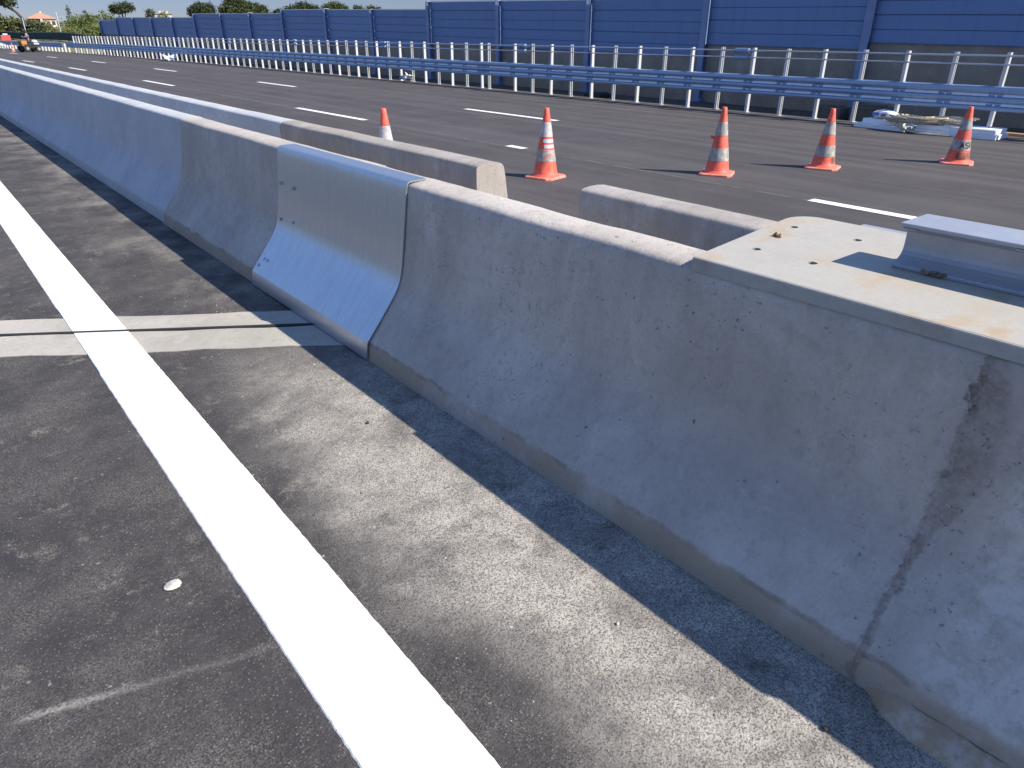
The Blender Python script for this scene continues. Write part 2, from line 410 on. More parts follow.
pr = [(-.022, .001), (-.020, .013), (-.004, .0125), (0, .0108), (.004, .0125), (.020, .013), (.022, .001)]
v = []
for k in range(n+1):
    x = -6 + 7.53*k/n
    for dy, z in pr: v.append((x, 4.755-.662*x+dy*.6, z))
q = len(pr)
rb.add(v, [(k*q+i, k*q+i+1, (k+1)*q+i+1, (k+1)*q+i) for k in range(n) for i in range(q-1)], False)
tag(rb.build('expansion_joint_seal', M['rubber']), kind='structure')

# ------------------------------------------------------------------ concrete barriers
FRONT = [(1.540,0),(1.549,.075),(1.560,.105),(1.650,.215),(1.735,.325),(1.775,.405),(1.800,.53),(1.836,.79),(1.846,.848),(1.864,.872),(1.925,.879),(1.985,.878),(2.034,.872),(2.046,.852),(2.047,.6),(2.05,0)]
def soft(p):
    return [p[0], p[1]] + chaikin(p[2:-2], 2) + [p[-2], p[-1]]
NEARWALL = soft(FRONT)
MID = 2.2475
FARWALL = [(2*MID - x, z) for x, z in NEARWALL]     # mirror image: slope faces the far carriageway
def wob(seed, amp):
    a = [(rnd.uniform(.8, 6), rnd.uniform(0, 6.28), rnd.uniform(.3, 1)) for _ in range(7)]
    def f(i, y, x, z):
        if z < .01: return 0, 0
        s = sum(c*math.sin(k*y*1.7 + p + i*.05) for k, p, c in a)/3
        t = math.sin(y*23.1 + i*1.7 + seed)*.35 + math.sin(y*41.7 - i*2.3)*.25
        top = 1 if z > .86 else .45
        return (s*amp*.6 + t*amp*.35), (s*amp*.8*top + t*amp*.5*(1 if z > .86 else 0))
    return f
def segment(prof, y0, y1, mat, label, group, shift=0.0, step=.12, amp=.003, name='concrete_barrier'):
    m_ = MB(); n = max(2, int((y1-y0)/step)); ys_ = [y0+(y1-y0)*k/n for k in range(n+1)]
    m_.extrude_y([(x+shift, z) for x, z in prof], ys_, jit=wob(y0, amp))
    o = m_.build(name, mat)
    return tag(o, label, 'barrier', group)
G1 = 'near row of concrete barrier castings'; G2 = 'far row of concrete barrier castings'
seg0 = segment(NEARWALL, -2.6, .4595, M['conc'], 'grey concrete barrier casting nearest the viewer, past the brown stained joint', G1, amp=.004)
seg1 = segment(NEARWALL, .4603, 3.62, M['conc'], 'pitted concrete barrier casting between the brown stained joint and the steel cover sheet', G1, amp=.004)
seg2 = segment(NEARWALL, 3.66, 6.895, M['conc'], 'warm grey barrier casting tucked under the left edge of the steel cover sheet', G1, .012)
segment(NEARWALL, 6.905, 34, M['conc_far'], 'long smooth bluish run of barrier going off to the left beyond the warm grey casting', G1, .024, .3, .002)
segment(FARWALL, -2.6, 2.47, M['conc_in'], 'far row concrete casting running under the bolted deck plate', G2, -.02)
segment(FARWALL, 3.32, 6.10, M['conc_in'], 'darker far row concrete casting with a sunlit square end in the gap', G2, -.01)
segment(FARWALL, 6.11, 36, M['conc_far'], 'long pale run of the far barrier row going off to the left', G2, -.01, .3, .002)
# mortar bed under the nearest castings (part of the nearest casting)
m_ = MB(); n = 150; ys_ = [-2.6 + 3.03*k/n for k in range(n+1)]
def mj(i, y, x, z):
    if x > 1.56: return 0, 0
    k_ = min(1, max(0, (.44-y)/.10)); x0_ = (1.548-x)*(1-k_)
    q = .007*math.sin(y*6.1) + .005*math.sin(y*17+1) + .003*math.sin(y*43+i) + rnd.uniform(-.0022, .0022)
    return q + x0_, (.003*math.sin(y*11) + rnd.uniform(-.002, .002) if z > .004 else 0)
m_.extrude_y([(1.474,0),(1.478,.010),(1.500,.022),(1.520,.034),(1.534,.043),(1.5385,.044),(1.541,.020),(1.575,.018),(1.575,0)], ys_, jit=mj)
o = m_.build('mortar_bed', M['mortar'], seg0); o['label'] = 'sandy mortar bed along the foot'
# lumpy mortar filling the joint between the two nearest castings
m_ = MB(); fr = [p for k, p in enumerate(NEARWALL) if k < 2 or p[0] < 1.87]
dense = []
for (x0, z0), (x1, z1) in zip(fr, fr[1:]):
    L_ = math.hypot(x1-x0, z1-z0); q = max(1, int(L_/.006))
    dense += [(x0+(x1-x0)*k/q, z0+(z1-z0)*k/q) for k in range(q)]
dense = dense[2:]; vs = []; wa = wb_ = .008
for k, (x, z) in enumerate(dense):
    wa = min(.022, max(.004, wa + rnd.uniform(-.003, .003))); wb_ = min(.016, max(.004, wb_ + rnd.uniform(-.0025, .0025)))
    h = .0025 + rnd.uniform(-.001, .0015)
    vs += [(x+.001, .46-wb_, z), (x-h, .46-wb_*.5, z+.0008), (x-h, .46+wa*.5, z+.0008), (x+.001, .46+wa, z)]
m_.add(vs, [(4*k+i, 4*k+4+i, 4*k+5+i, 4*k+1+i) for k in range(len(dense)-1) for i in range(3)], True)
m_.build('joint_mortar', M['conc'], seg0)

# galvanised cover sheet bent to the barrier profile
cv = thing('cover_sheet', 'galvanised steel cover sheet bent over the gap between two barrier castings, its slope shining blue', 'cover sheet', (1.8, 3.09, 0))
cp = [(1.526,.012),(1.540,.100)] + chaikin([(1.542,.104),(1.640,.222),(1.728,.330),(1.766,.405),(1.788,.53),(1.825,.79),(1.836,.862),(1.845,.884),(1.870,.889),(1.955,.890)], 2)
th = .007
nrm = []
for i, (x, z) in enumerate(cp):
    x0, z0 = cp[max(i-1, 0)]; x1, z1 = cp[min(i+1, len(cp)-1)]
    dx, dz = x1-x0, z1-z0; l = math.hypot(dx, dz); nrm.append((dz/l, -dx/l))
ring = cp + [(x+nx*th, z+nz*th) for (x, z), (nx, nz) in reversed(list(zip(cp, nrm)))]
m_ = MB(); m_.extrude_y([(x-1.8, z) for x, z in ring], [k*.08 for k in range(21)])
m_.build('sheet', M['galv'], cv)
for y, z in ((1.545, .66), (1.345, .655), (1.345, .44), (1.545, .43)):
    i = min(range(len(cp)), key=lambda k: abs(cp[k][1]-z)); x = cp[i][0]-1.8
    b_ = MB(); b_.lathe([(0,0),(.013,0),(.013,.002),(.0085,.002),(.0085,.009),(.006,.010),(0,.010)], 6, smooth=False)
    o = b_.build('bolt', M['bolt'], cv); o.location = (x-.0015, y, z); o.rotation_euler = (0, R(-85), 0)
for y, z in ((1.56, .14), (1.50, .19)):
    i = min(range(len(cp)), key=lambda k: abs(cp[k][1]-z)); x = cp[i][0]-1.8
    b_ = MB(); b_.lathe([(0,0),(.013,0),(.013,.002),(.0085,.002),(.0085,.008),(.006,.009),(0,.009)], 6, smooth=False)
    o = b_.build('bolt', M['bolt'], cv); o.location = (x-.001, y, z+.004); o.rotation_euler = (0, R(-40), 0)

# ------------------------------------------------------------------ deck plate bridging the two rows, and the beam on it
dp = thing('deck_plate', 'dusty galvanised plate with bolt holes bridging both barrier rows', 'plate')
outer = [(1.862,-.36),(1.862,1.352),(2.555,1.452)]
cx, cy, r = 2.575, 1.352, .1
outer += [(cx + r*math.cos(t), cy + r*math.sin(t)) for t in [R(95-12*k) for k in range(8)]]
outer += [(2.676, -.36)]
holes = [circ(x, y, .0165, 14, .08) for x, y in ((2.09,1.276),(2.459,1.359),(2.088,1.072),(2.463,1.119))]
sheet('plate', outer, holes, .893, .900, M['deck'], dp)
m_ = MB()
ys_ = [-.36 + k*.12 for k in range(15)] + [1.352]
m_.extrude_y([(1.8615,.8995),(1.8555,.8985),(1.853,.895),(1.848,.859),(1.8525,.858),(1.8615,.892)], ys_, smooth=False,
             jit=lambda i, y, x, z: (0, .003*math.sin(y*3.1) if z < .87 else 0))
m_.build('lip', M['lip'], dp)
m_ = MB(); m_.extrude_y([(2.66,.8895),(2.66,.8835),(2.745,.8835),(2.752,.880),(2.752,.84),(2.758,.84),(2.758,.884),(2.75,.8895)], [-.36, 0, .6, 1.235], smooth=False)
m_.build('rear_lip', M['beam'], dp)
# snapped stud in the plate
m_ = MB()
for k in range(7):
    a = k*.9; m_.ell((2.285+.014*math.cos(a)*(k % 3)/2, 1.318+.012*math.sin(a), .905), (.006,.006,.006+.004*(k % 2)), 7, 5, .2)
m_.build('stud', M['rust'], dp)

bm_ = thing('steel_beam', 'thick galvanised steel beam lying on the deck plate at the right edge', 'beam', (2.32, .895, .9005))
def beam_prof():
    left = [(-.088,.1395),(-.090,.137),(-.090,.1295),(-.088,.127),(-.052,.123),(-.036,.116),(-.030,.104),(-.029,.085),(-.028,.060),(-.030,.046),(-.038,.033),(-.052,.023),(-.070,.015),(-.080,.0125),(-.082,.009),(-.081,.0005)]
    return left + [(-x, z) for x, z in reversed(left)]
m_ = MB(); ysb = [-1.2 + k*.15 for k in range(8)] + [0]
m_.extrude_y(beam_prof(), ysb, smooth=False)
m_.build('web_and_flanges', M['beam'], bm_, .0015)
m_ = MB()
for k in range(9): m_.ell((-.083+rnd.uniform(-.012,.006), -.125+rnd.uniform(-.03,.03), .006+rnd.uniform(0,.008)), (.006,.010,.0045), 8, 5, .3)
m_.build('mud_lump', M['rust'], bm_)
m_ = MB()
for y in (-.03, -.33, -.62):
    m_.box(-.0905, -.0585, y-.02, y+.02, .1218, .1262)
m_.build('shim', M['lip'], bm_)

# ------------------------------------------------------------------ traffic cones
M['orange'] = plain('faded orange plastic', (.70,.115,.07), .6, 0, .2, 14)
M['orange_dusty'] = plain('dusty orange plastic', (.68,.22,.16), .65, 0, .2, 18)
M['band_white'] = plain('reflective white band', (.44,.415,.42), .5, 0, .22, 16)
M['band_grey'] = plain('grubby reflective band', (.31,.30,.275), .55, 0, .32, 18)
M['soot'] = plain('tyre scuffed orange', (.28,.09,.06), .7, 0, .5, 14)
M['ink'] = plain('black lettering', (.02,.02,.022), .6)
def rc(z): return .140 - (z-.05)*(.140-.027)/.71          # outer radius of the cone body at height z
def cone(loc, rz, h, bands, label, bandmats, base='orange_dusty', foot=None, sxy=1.0):
    t = thing('traffic_cone', label, 'traffic cone', loc, rz, 'traffic cones on the carriageway')
    k = h/.76
    m_ = MB(); L = .195; c = .045
    sq = [(L-c,-L),(L,-L+c),(L,L-c),(L-c,L),(-L+c,L),(-L,L-c),(-L,-L+c),(-L+c,-L)]
    for (z0, s0, z1, s1) in ((0, 1.0, .016, 1.0), (.016, 1.0, .026, .95)):
        m_.add([(x*s0, y*s0, z0) for x, y in sq] + [(x*s1, y*s1, z1) for x, y in sq], [(i, (i+1) % 8, 8+(i+1) % 8, 8+i) for i in range(8)])
    m_.add([(x*.95, y*.95, .026) for x, y in sq], [tuple(range(8))])
    m_.build('base', M[base], t)
    m_ = MB()
    m_.lathe([(.172,.0255),(.162,.034),(.150,.042),(rc(.05)+.003,.052)] + [(rc(z)-.001, z*k) for z in [.06+.05*i for i in range(14)]] + [(rc(.757)-.001,.757*k),(.0235,.760*k),(.019,.757*k),(.017,.70*k)], 36)
    m_.build('body', M['orange'], t)
    made = []
    for (z0, z1), bmn in zip(bands, bandmats):
        m_ = MB(); n = 5
        prof = [(rc(z0)-.004, z0*k)] + [(rc(z0+(z1-z0)*i/n)+.0016, (z0+(z1-z0)*i/n)*k) for i in range(n+1)] + [(rc(z1)-.004, z1*k)]
        m_.lathe(prof, 36); made.append(m_.build('band', M[bmn], t))
    if foot:
        m_ = MB(); m_.lathe([(rc(.075)+.0012, .075*k), (rc(.16)+.0012, .16*k)], 20, a0=foot[0]-rz, a1=foot[1]-rz); m_.build('scuff', M['soot'], t)
    return t, made, k
c1, b1, k = cone((5.74, 6.43, 0), R(12), .775, [(.455,.61),(.19,.315)], 'worn orange cone with two white stickers and a scuffed band, beside the sunlit barrier end', ['band_white','band_grey'])
for z0, z1, a0, a1 in ((.395,.432,R(205),R(300)), (.335,.372,R(215),R(300))):
    m_ = MB(); m_.lathe([(rc(z0)+.0012, z0*k), (rc(z1)+.0012, z1*k)], 14, a0=a0-R(12), a1=a1-R(12)); m_.build('sticker', M['cap'], c1)
for a0, zc in ((R(240), .262), (R(285), .245), (R(215), .235)):
    m_ = MB(); m_.lathe([(rc(zc)+.003, (zc-.014)*k), (rc(zc)+.003, (zc+.014)*k)], 6, a0=a0-R(12), a1=a0+R(22)-R(12)); m_.build('scuff', M['orange_dusty'], c1)
c2, b2, k = cone((7.50, 5.27, 0), R(28), .765, [(.45,.597),(.165,.308)], 'orange cone with a torn flap of its middle stripe sticking out', ['band_grey','band_grey'])
m_ = MB()
pts = [(-.075,.0,.43),(-.118,.004,.447),(-.125,.01,.43),(-.112,.008,.412),(-.074,.0,.40)]
m_.add([(x, y-.003, z*k) for x, y, z in pts] + [(x, y+.003, z*k) for x, y, z in pts], [(0,1,2,3,4),(9,8,7,6,5)] + [(i, (i+1) % 5, 5+(i+1) % 5, 5+i) for i in range(5)])
fo = m_.build('torn_flap', M['orange'], c2); fo.rotation_euler = (0,0,R(-68))
cone((8.90, 4.68, 0), R(18), .71, [(.44,.59),(.165,.30)], 'upright orange cone in front of the guardrail, second from the right', ['band_grey','band_grey'], 'orange_dusty', (R(250), R(300)))
c4, b4, k = cone((10.62, 3.76, 0), R(20), .70, [(.455,.595),(.19,.325)], 'orange cone with the letters ASF on its lower band, beside the white foam slabs', ['band_grey','band_grey'], 'orange_dusty', (R(190), R(310)))
GL = {'A': [[(0,0),(.5,1.0),(1,0)], [(.2,.36),(.8,.36)]], 'S': [[(.95,.85),(.7,1),(.3,1),(.05,.82),(.1,.6),(.5,.5),(.9,.4),(.95,.18),(.7,0),(.3,0),(.05,.15)]], 'F': [[(.1,0),(.1,1),(.95,1)], [(.1,.52),(.8,.52)]]}
for ch, a0 in (('A', 197), ('S', 228), ('F', 259)):
    m_ = MB(); zb, hh, wa, sw = .220, .072, 23, .0075
    for st in GL[ch]:
        P = []
        for (x0, y0), (x1, y1) in zip(st, st[1:]):
            P += [(x0+(x1-x0)*i/4, y0+(y1-y0)*i/4) for i in range(4)]
        P.append(st[-1])
        rr = rc(.25)
        q = [(R(a0 - 20 + x*wa)*rr, zb + y*hh) for x, y in P]
        vs = []
        for i, (u, z) in enumerate(q):
            (ua, za), (ub, zb_) = q[max(i-1,0)], q[min(i+1,len(q)-1)]
            dx, dz = ub-ua, zb_-za; l = math.hypot(dx, dz) or 1
            for sgn in (1, -1):
                uu, zz = u - sgn*dz/l*sw, z + sgn*dx/l*sw
                an = uu/rr; rad = rc(zz)+.0028
                vs.append((rad*math.cos(an), rad*math.sin(an), zz*k))
        m_.add(vs, [(2*i, 2*i+1, 2*i+3, 2*i+2) for i in range(len(q)-1)])
    o = m_.build('letter', M['ink'], b4[1]); o.rotation_euler = (0,0,0)
cone((4.17, 7.40, 0), R(33), .79, [(.40,.585),(.15,.28)], 'orange capped cone half hidden behind the far barrier row', ['band_white','band_white'])
cone((8.95, 79.3, 0), 0, .72, [(.45,.60),(.16,.31)], 'tiny far off cone at the left edge beside the small machine', ['band_white','band_white'])

# ------------------------------------------------------------------ bridge guardrail along the far edge
gr = thing('bridge_guardrail', 'long galvanised guardrail with close set posts, ribbed blue grey rail and two thin top tubes', 'guardrail', (0,0,0))
PX = 14.12
near_y = [4.65 - .79, 4.65 - 1.58, 4.65-2.37] + [4.65 + .7865*i for i in range(17)] + [18.46]
far_y = [18.83 + .795*i for i in range(69)]
def cpost(flip):
    # lipped channel: web, two flanges, two return lips; web on the near side when flip is False
    m_ = MB(); w, d, t, l = .080, .056, .005, .018
    s = -1 if not flip else 1
    def bx(x0, x1, y0, y1): m_.box(x0, x1, min(y0*s, y1*s), max(y0*s, y1*s), -.06, 1.255)
    bx(-w/2, w/2, d/2-t, d/2)
    bx(-w/2, -w/2+t, -d/2+t, d/2-t); bx(w/2-t, w/2, -d/2+t, d/2-t)
    bx(-w/2, -w/2+l, -d/2, -d/2+t); bx(w/2-l, w/2, -d/2, -d/2+t)
    m_.box(-.06, .06, -.05, .05, .002, .010)
    return m_
pa = pb = None
for i, y in enumerate(near_y + far_y):
    flip = (i % 2 == 0) if y != 18.46 else True
    x = PX + curve(y) + .012*math.sin(i*2.1)*.5
    if flip:
        o = cpost(True).build('post', M['post'], gr) if pa is None else dup_mesh(pa, gr); pa = pa or o
    else:
        o = cpost(False).build('post', M['post'], gr) if pb is None else dup_mesh(pb, gr); pb = pb or o
    o.location = (x, y, rnd.uniform(-.008, .008)); o.rotation_euler = (rnd.uniform(-.008,.008), rnd.uniform(-.012,.008), rnd.uniform(-.05,.05))
yl = [2.0 + 1.2*k for k in range(62)]
# three-wave rail: rounded top edge, three crests, two valleys
prof = [(.055,.738),(.045,.752),(.015,.757),(-.020,.753),(-.042,.738),(-.050,.715),(-.052,.685),(-.046,.664),(-.012,.640),(-.006,.622),(-.012,.604),(-.046,.582),(-.052,.560),(-.052,.540),(-.046,.520),(-.012,.496),(-.006,.478),(-.012,.460),(-.046,.438),(-.052,.415),(-.050,.395),(-.038,.380),(-.015,.374)]
prof = chaikin(prof, 1)
back = [(max(x, -.046)+.006 if z < .73 else x, z if z < .73 else z-.006) for x, z in reversed(prof)]
RX = 14.06
m_ = MB(); m_.extrude_y([(RX+x, z) for x, z in prof + back], yl, smooth=True)
m_.slot2 = (len(m_.f), M['pale_galv'])
allp = sorted(near_y + far_y)
for zc in (.622, .478):  # added strips tilted to the sky, standing for lit dashes in the valleys
    for y, y2 in zip(allp, allp[1:]):
        if y2 - y < .5: continue
        v = [(RX+curve(y_)+dx, y_, zc+dz) for y_ in (y+.11, y2-.11) for dx, dz in ((-.0085,.018),(-.022,.008),(-.044,-.024),(-.012,-.020))]
        m_.add(v, [(0,1,5,4),(1,2,6,5),(2,3,7,6),(0,4,7,3),(0,3,2,1),(4,5,6,7)])
m_.build('rail', M['rail'], gr, weld=False)
for y in near_y + far_y:
    if y < 26:
        m_ = MB()
        for zc in (.622, .478): m_.lathe([(0,-.03),(.016,-.028),(.016,0),(0,0)], 8, (RX-.010, y, zc))
        m_.box(RX+.008, PX-.03, y-.035, y+.035, .42, .70)
        m_.build('bracket', M['pale_galv'], gr)
for zt, rr in ((1.205, .016), (1.075, .014)):
    m_ = MB(); m_.tube([(PX-.066-rr*.0+curve(y), y, zt) for y in yl if y < 73.6], rr, 8); m_.build('top_tube', M['tube'], gr)
for y in (9.62, 16.85, 24.6, 32.2, 40.1):
    for zt in (1.205, 1.075):
        m_ = MB(); x = PX-.066+curve(y)
        m_.tube([(x, y-.20, zt), (x, y-.17, zt), (x, y-.165, zt), (x, y+.165, zt), (x, y+.17, zt), (x, y+.20, zt)], [.019,.022,.048,.048,.022,.019], 10)
        o = m_.build('sleeve', M['rail'], gr)

g2 = thing('road_guardrail', 'distant low guardrail continuing left on short pale posts', 'guardrail', (0,0,0))
yl2 = [76.3 + 1.6*k for k in range(36)]
m_ = MB(); m_.extrude_y([(14.02+x, z-.03) for x, z in prof + back], yl2, smooth=True); m_.build('rail', M['rail'], g2)
sp = None
for k in range(40):
    y = 75.0 + k*1.1
    if sp is None:
        m_ = MB(); m_.box(-.055,.055,-.05,.05,-.1,.66); m_.box(-.075,.075,-.03,.03,.3,.34); sp = m_.build('post', M['post'], g2); o = sp
    else: o = dup_mesh(sp, g2)
    o.location = (14.13+curve(y), y, 0)

# ------------------------------------------------------------------ noise barrier behind it
nb = thing('noise_barrier', 'tall blue panelled noise barrier on a grey concrete plinth', 'noise barrier', (0,0,0))
WX = 16.05
bays = [-4.4, -.3, 3.85, 8.0, 12.12, 16.2, 20.4, 24.55, 28.8, 33.0, 37.7, 41.9, 46.1, 50.5, 54.7, 58.9, 63.0, 67.1, 71.5]
def bottoms(y):
    return 1.31 + .012*(y-6) if y < 8 else (1.215 + .014*(y-9) if y < 12.1 else (.985 + .013*(y-12.1) if y < 24.5 else 1.0 + .008*(y-24.5)))
def top(ym, y):
    if ym < 8: return 2.75 + .018*y
    if ym < 12.1: return 2.55 + .018*(y-8)
    if ym < 24.5: return 2.28 + .0190*(y-12.1)
    if ym < 37.7: return 2.275 + .0185*(y-24.55)
    if ym < 50.5: return 2.35 + .0150*(y-37.7)
    if ym < 67.1: return 2.33 + .0125*(y-50.5)
    return 2.35 + .010*(y-67.1)
for i in range(len(bays)-1):
    y0, y1 = bays[i]+.055, bays[i+1]-.055; ym = (y0+y1)/2
    b0, b1 = bottoms(ym) + .014*(y0-ym), bottoms(ym) + .014*(y1-ym); t0, t1 = top(ym, y0), top(ym, y1)
    m_ = MB(); n = max(3, round((t0-b0)/.262))
    for k in range(n):
        g = (.023 if k % 2 == 0 else .010)
        f0, f1 = k/n, (k+1)/n
        za0, za1 = b0+(t0-b0)*f0+g, b1+(t1-b1)*f0+g
        zb0, zb1 = b0+(t0-b0)*f1-.003, b1+(t1-b1)*f1-.003
        X0, X1 = WX+curve(y0), WX+curve(y1); d = .05
        m_.hexa([(X0,y0,za0),(X0+d,y0,za0),(X1+d,y1,za1),(X1,y1,za1)], [(X0,y0,zb0),(X0+d,y0,zb0),(X1+d,y1,zb1),(X1,y1,zb1)])
    X0, X1 = WX+curve(y0)+.034, WX+curve(y1)+.034
    m_.hexa([(X0,y0,b0+.006),(X0+.016,y0,b0+.006),(X1+.016,y1,b1+.006),(X1,y1,b1+.006)], [(X0,y0,t0-.01),(X0+.016,y0,t0-.01),(X1+.016,y1,t1-.01),(X1,y1,t1-.01)])
    m_.build('panel', M['blue'], nb)
    m_ = MB(); X0, X1 = WX+curve(y0), WX+curve(y1)
    m_.hexa([(X0-.012,y0-.05,t0),(X0+.10,y0-.05,t0),(X1+.10,y1+.05,t1),(X1-.012,y1+.05,t1)], [(X0-.012,y0-.05,t0+.035),(X0+.10,y0-.05,t0+.035),(X1+.10,y1+.05,t1+.035),(X1-.012,y1+.05,t1+.035)])
    m_.build('cap', M['cap'], nb)
    m_ = MB(); m_.hexa([(X0+.056,y0,-.15),(X0+.16,y0,-.15),(X1+.16,y1,-.15),(X1+.056,y1,-.15)], [(X0+.056,y0,b0+.06),(X0+.16,y0,b0+.06),(X1+.16,y1,b1+.06),(X1+.056,y1,b1+.06)])
    m_.build('plinth', M['plinth'], nb)
for i, y in enumerate(bays):
    zt = max(top(y-.5, y), top(y+.5, y)) + (.02 if i not in (9, 11) else .05)
    x = WX + curve(y)
    m_ = MB()
    m_.box(x-.115, x-.100, y-.085, y+.085, -.05, zt); m_.box(x+.105, x+.120, y-.085, y+.085, -.05, zt); m_.box(x-.100, x+.105, y-.007, y+.007, -.05, zt-.004)
    m_.box(x-.16, x+.16, y-.14, y+.14, -.05, .03)
    p = m_.build('post', M['bluepost'], nb)
    if i in (4, 5, 6, 7, 8, 9, 11, 14, 15):
        m_ = MB(); m_.box(x-.118, x+.122, y-.088, y+.088, zt+.001, zt+.012); m_.box(x-.1185, x-.1165, y-.06, y+.06, zt-.13, zt-.004); m_.build('cap_plate', M['cap'], p)
m_ = strip(14.30, 16.2, -6, 76, -.06, 2); vm = NM('gravelly verge', Roughness=.95)
vm.col(vm.mix(vm.ss(vm.noise(6, 6, .7), .35, .7), (.05,.045,.04), (.11,.10,.085))); vm.nor(vm.bump(vm.noise(25, 4), .6, .03))
tag(m_.build('verge', vm.m), kind='structure')

# ------------------------------------------------------------------ building materials left by the guardrail
M['foam'] = plain('white foam', (.80,.81,.83), .8, 0, .06, 8, .1)
M['bag'] = plain('white plastic sack', (.74,.75,.78), .5, 0, .1, 14, .3)
M['print'] = plain('blue print', (.12,.18,.42), .5)
M['printr'] = plain('red print', (.45,.12,.14), .5)
M['rope'] = plain('beige webbing', (.47,.40,.29), .9, 0, .35, 40, .4)
M['wood'] = plain('raw plank', (.42,.26,.13), .8, 0, .25, 12)
M['grey'] = plain('grey block', (.11,.11,.115), .9, 0, .2, 8, .3)
def slab(name, x0, x1, y0, y1, z0, z1, label, rz=0, cat='foam slab', mat='foam', group='white foam slabs by the guardrail', n=2):
    cx_, cy_ = (x0+x1)/2, (y0+y1)/2; m_ = MB(); hx, hy = (x1-x0)/2, (y1-y0)/2
    m_.box(-hx, hx, -hy, hy, 0, z1-z0)
    o = m_.build(name, M[mat], None, .006, (cx_, cy_, z0)); o.rotation_euler.z = rz
    return tag(o, label, cat, group)
slab('foam_slab', 13.36, 13.92, 4.27, 5.52, 0, .075, 'long white foam slab lying on the asphalt, lowest of its stack', R(1.5))
slab('foam_slab', 13.38, 13.90, 4.30, 5.50, .0765, .150, 'long white foam slab on top of another slab', R(.5))
slab('foam_slab', 13.42, 13.98, 5.66, 6.62, 0, .07, 'short white foam slab under the printed sack', R(-6))
slab('foam_slab', 13.52, 13.96, 5.80, 6.52, .0715, .15, 'short white foam slab between the printed sack and another slab', R(-4))
def sack(loc, r, rz, label):
    t = thing('plastic_sack', label, 'sack', loc, rz, None)
    m_ = MB(); m_.ell((0,0,r[2]), r, 18, 10, .05)
    for i, p in enumerate(m_.v):
        x, y, z = p; q = 1 - .25*(abs(y)/r[1])**6
        m_.v[i] = (x*1.05, y, max(.001, r[2] + (z-r[2])*q))
    m_.build('sack_body', M['bag'], t)
    return t
s1 = sack((13.72, 6.22, .1505), (.17,.24,.075), R(-8), 'white printed plastic sack lying on the short foam slabs')
m_ = MB(); m_.add([(-.176,.02,.06),(-.176,.16,.06),(-.165,.16,.11),(-.165,.02,.11)], [(0,1,2,3)]); m_.build('print_patch', M['print'], s1)
m_ = MB(); m_.add([(-.178,-.02,.05),(-.178,-.11,.05),(-.168,-.11,.10),(-.168,-.02,.10)], [(0,1,2,3)]); m_.build('print_patch', M['printr'], s1)
sack((13.70, 4.99, .1505), (.13,.20,.06), R(10), 'plain white sack lying on the long foam slab behind the lettered cone')
t = thing('webbing_coil', 'beige webbing coiled over the gap between the white foam slabs', 'webbing coil', (13.46, 5.62, 0))
m_ = MB()
for k in range(12):
    pts = []; ph = rnd.uniform(0, 6.28); rx, ry = .13+.016*(k % 4), .30 + .035*((k*2) % 5)
    for i in range(33):
        a = 2*math.pi*i/32 + ph
        pts.append((rx*math.cos(a)+rnd.uniform(-.005,.005), ry*math.sin(a)-.025*k+.1, .170+.016*(k % 6)+.014*math.sin(a*2+k)))
    m_.tube(pts, .017, 6)
m_.build('coil', M['rope'], t)
for k in range(5):
    m_ = MB(); m_.tube([(-.12+.03*k, .1, .18+.014*k), (-.12+.03*k, -.20, .20+.013*k), (-.06+.03*k, -.50, .23+.012*k), (.0+.03*k, -.82-.04*k, .225+.014*k)], .017, 6); m_.build('loose_end', M['rope'], t)
for k in range(2):
    m_ = MB(); m_.tube([(-.10, .32-.06*k, .19), (-.16, .2, .13-.02*k), (-.19-.02*k, .02, .05), (-.21-.03*k, -.25, .018), (-.18, -.55, .018), (-.15, -.70, .018)], .017, 6); m_.build('loose_end', M['rope'], t)
m_ = MB(); m_.box(-.07,.07,-1.1,1.1,0,.04); o = m_.build('wooden_plank', M['wood'], None, .003, (14.25, 3.35, .001)); o.rotation_euler.z = R(-4)
tag(o, 'raw brown plank lying past the right end of the foam slabs', 'plank')
for (x, y, sx, sy, sz, rz), l in zip(((14.86, 7.02, .18, .36, .30, 4), (14.88, 7.86, .2, .30, .24, -3)), ('larger dark grey block behind the guardrail beside the sack', 'smaller dark grey block behind the guardrail, left of the larger one')):
    m_ = MB(); m_.box(-sx,sx,-sy,sy,0,sz); m_.box(-sx*.5,sx*.5,-sy*.7,sy*.7,sz,sz+.03)
    o = m_.build('concrete_block', M['grey'], None, .02, (x, y, .0)); o.location.z = -.058; o.rotation_euler.z = R(rz); tag(o, l, 'block', 'grey blocks behind the guardrail')
m_ = MB(); m_.box(-.3,.3,-.3,.3,0,.10); m_.lathe([(.25,.10),(.24,.13),(0,.14)], 16)
tag(m_.build('drain_cover', M['rubber'], None, .01, (14.95, 14.6, -.058)), 'black drain cover low behind the guardrail posts', 'drain')
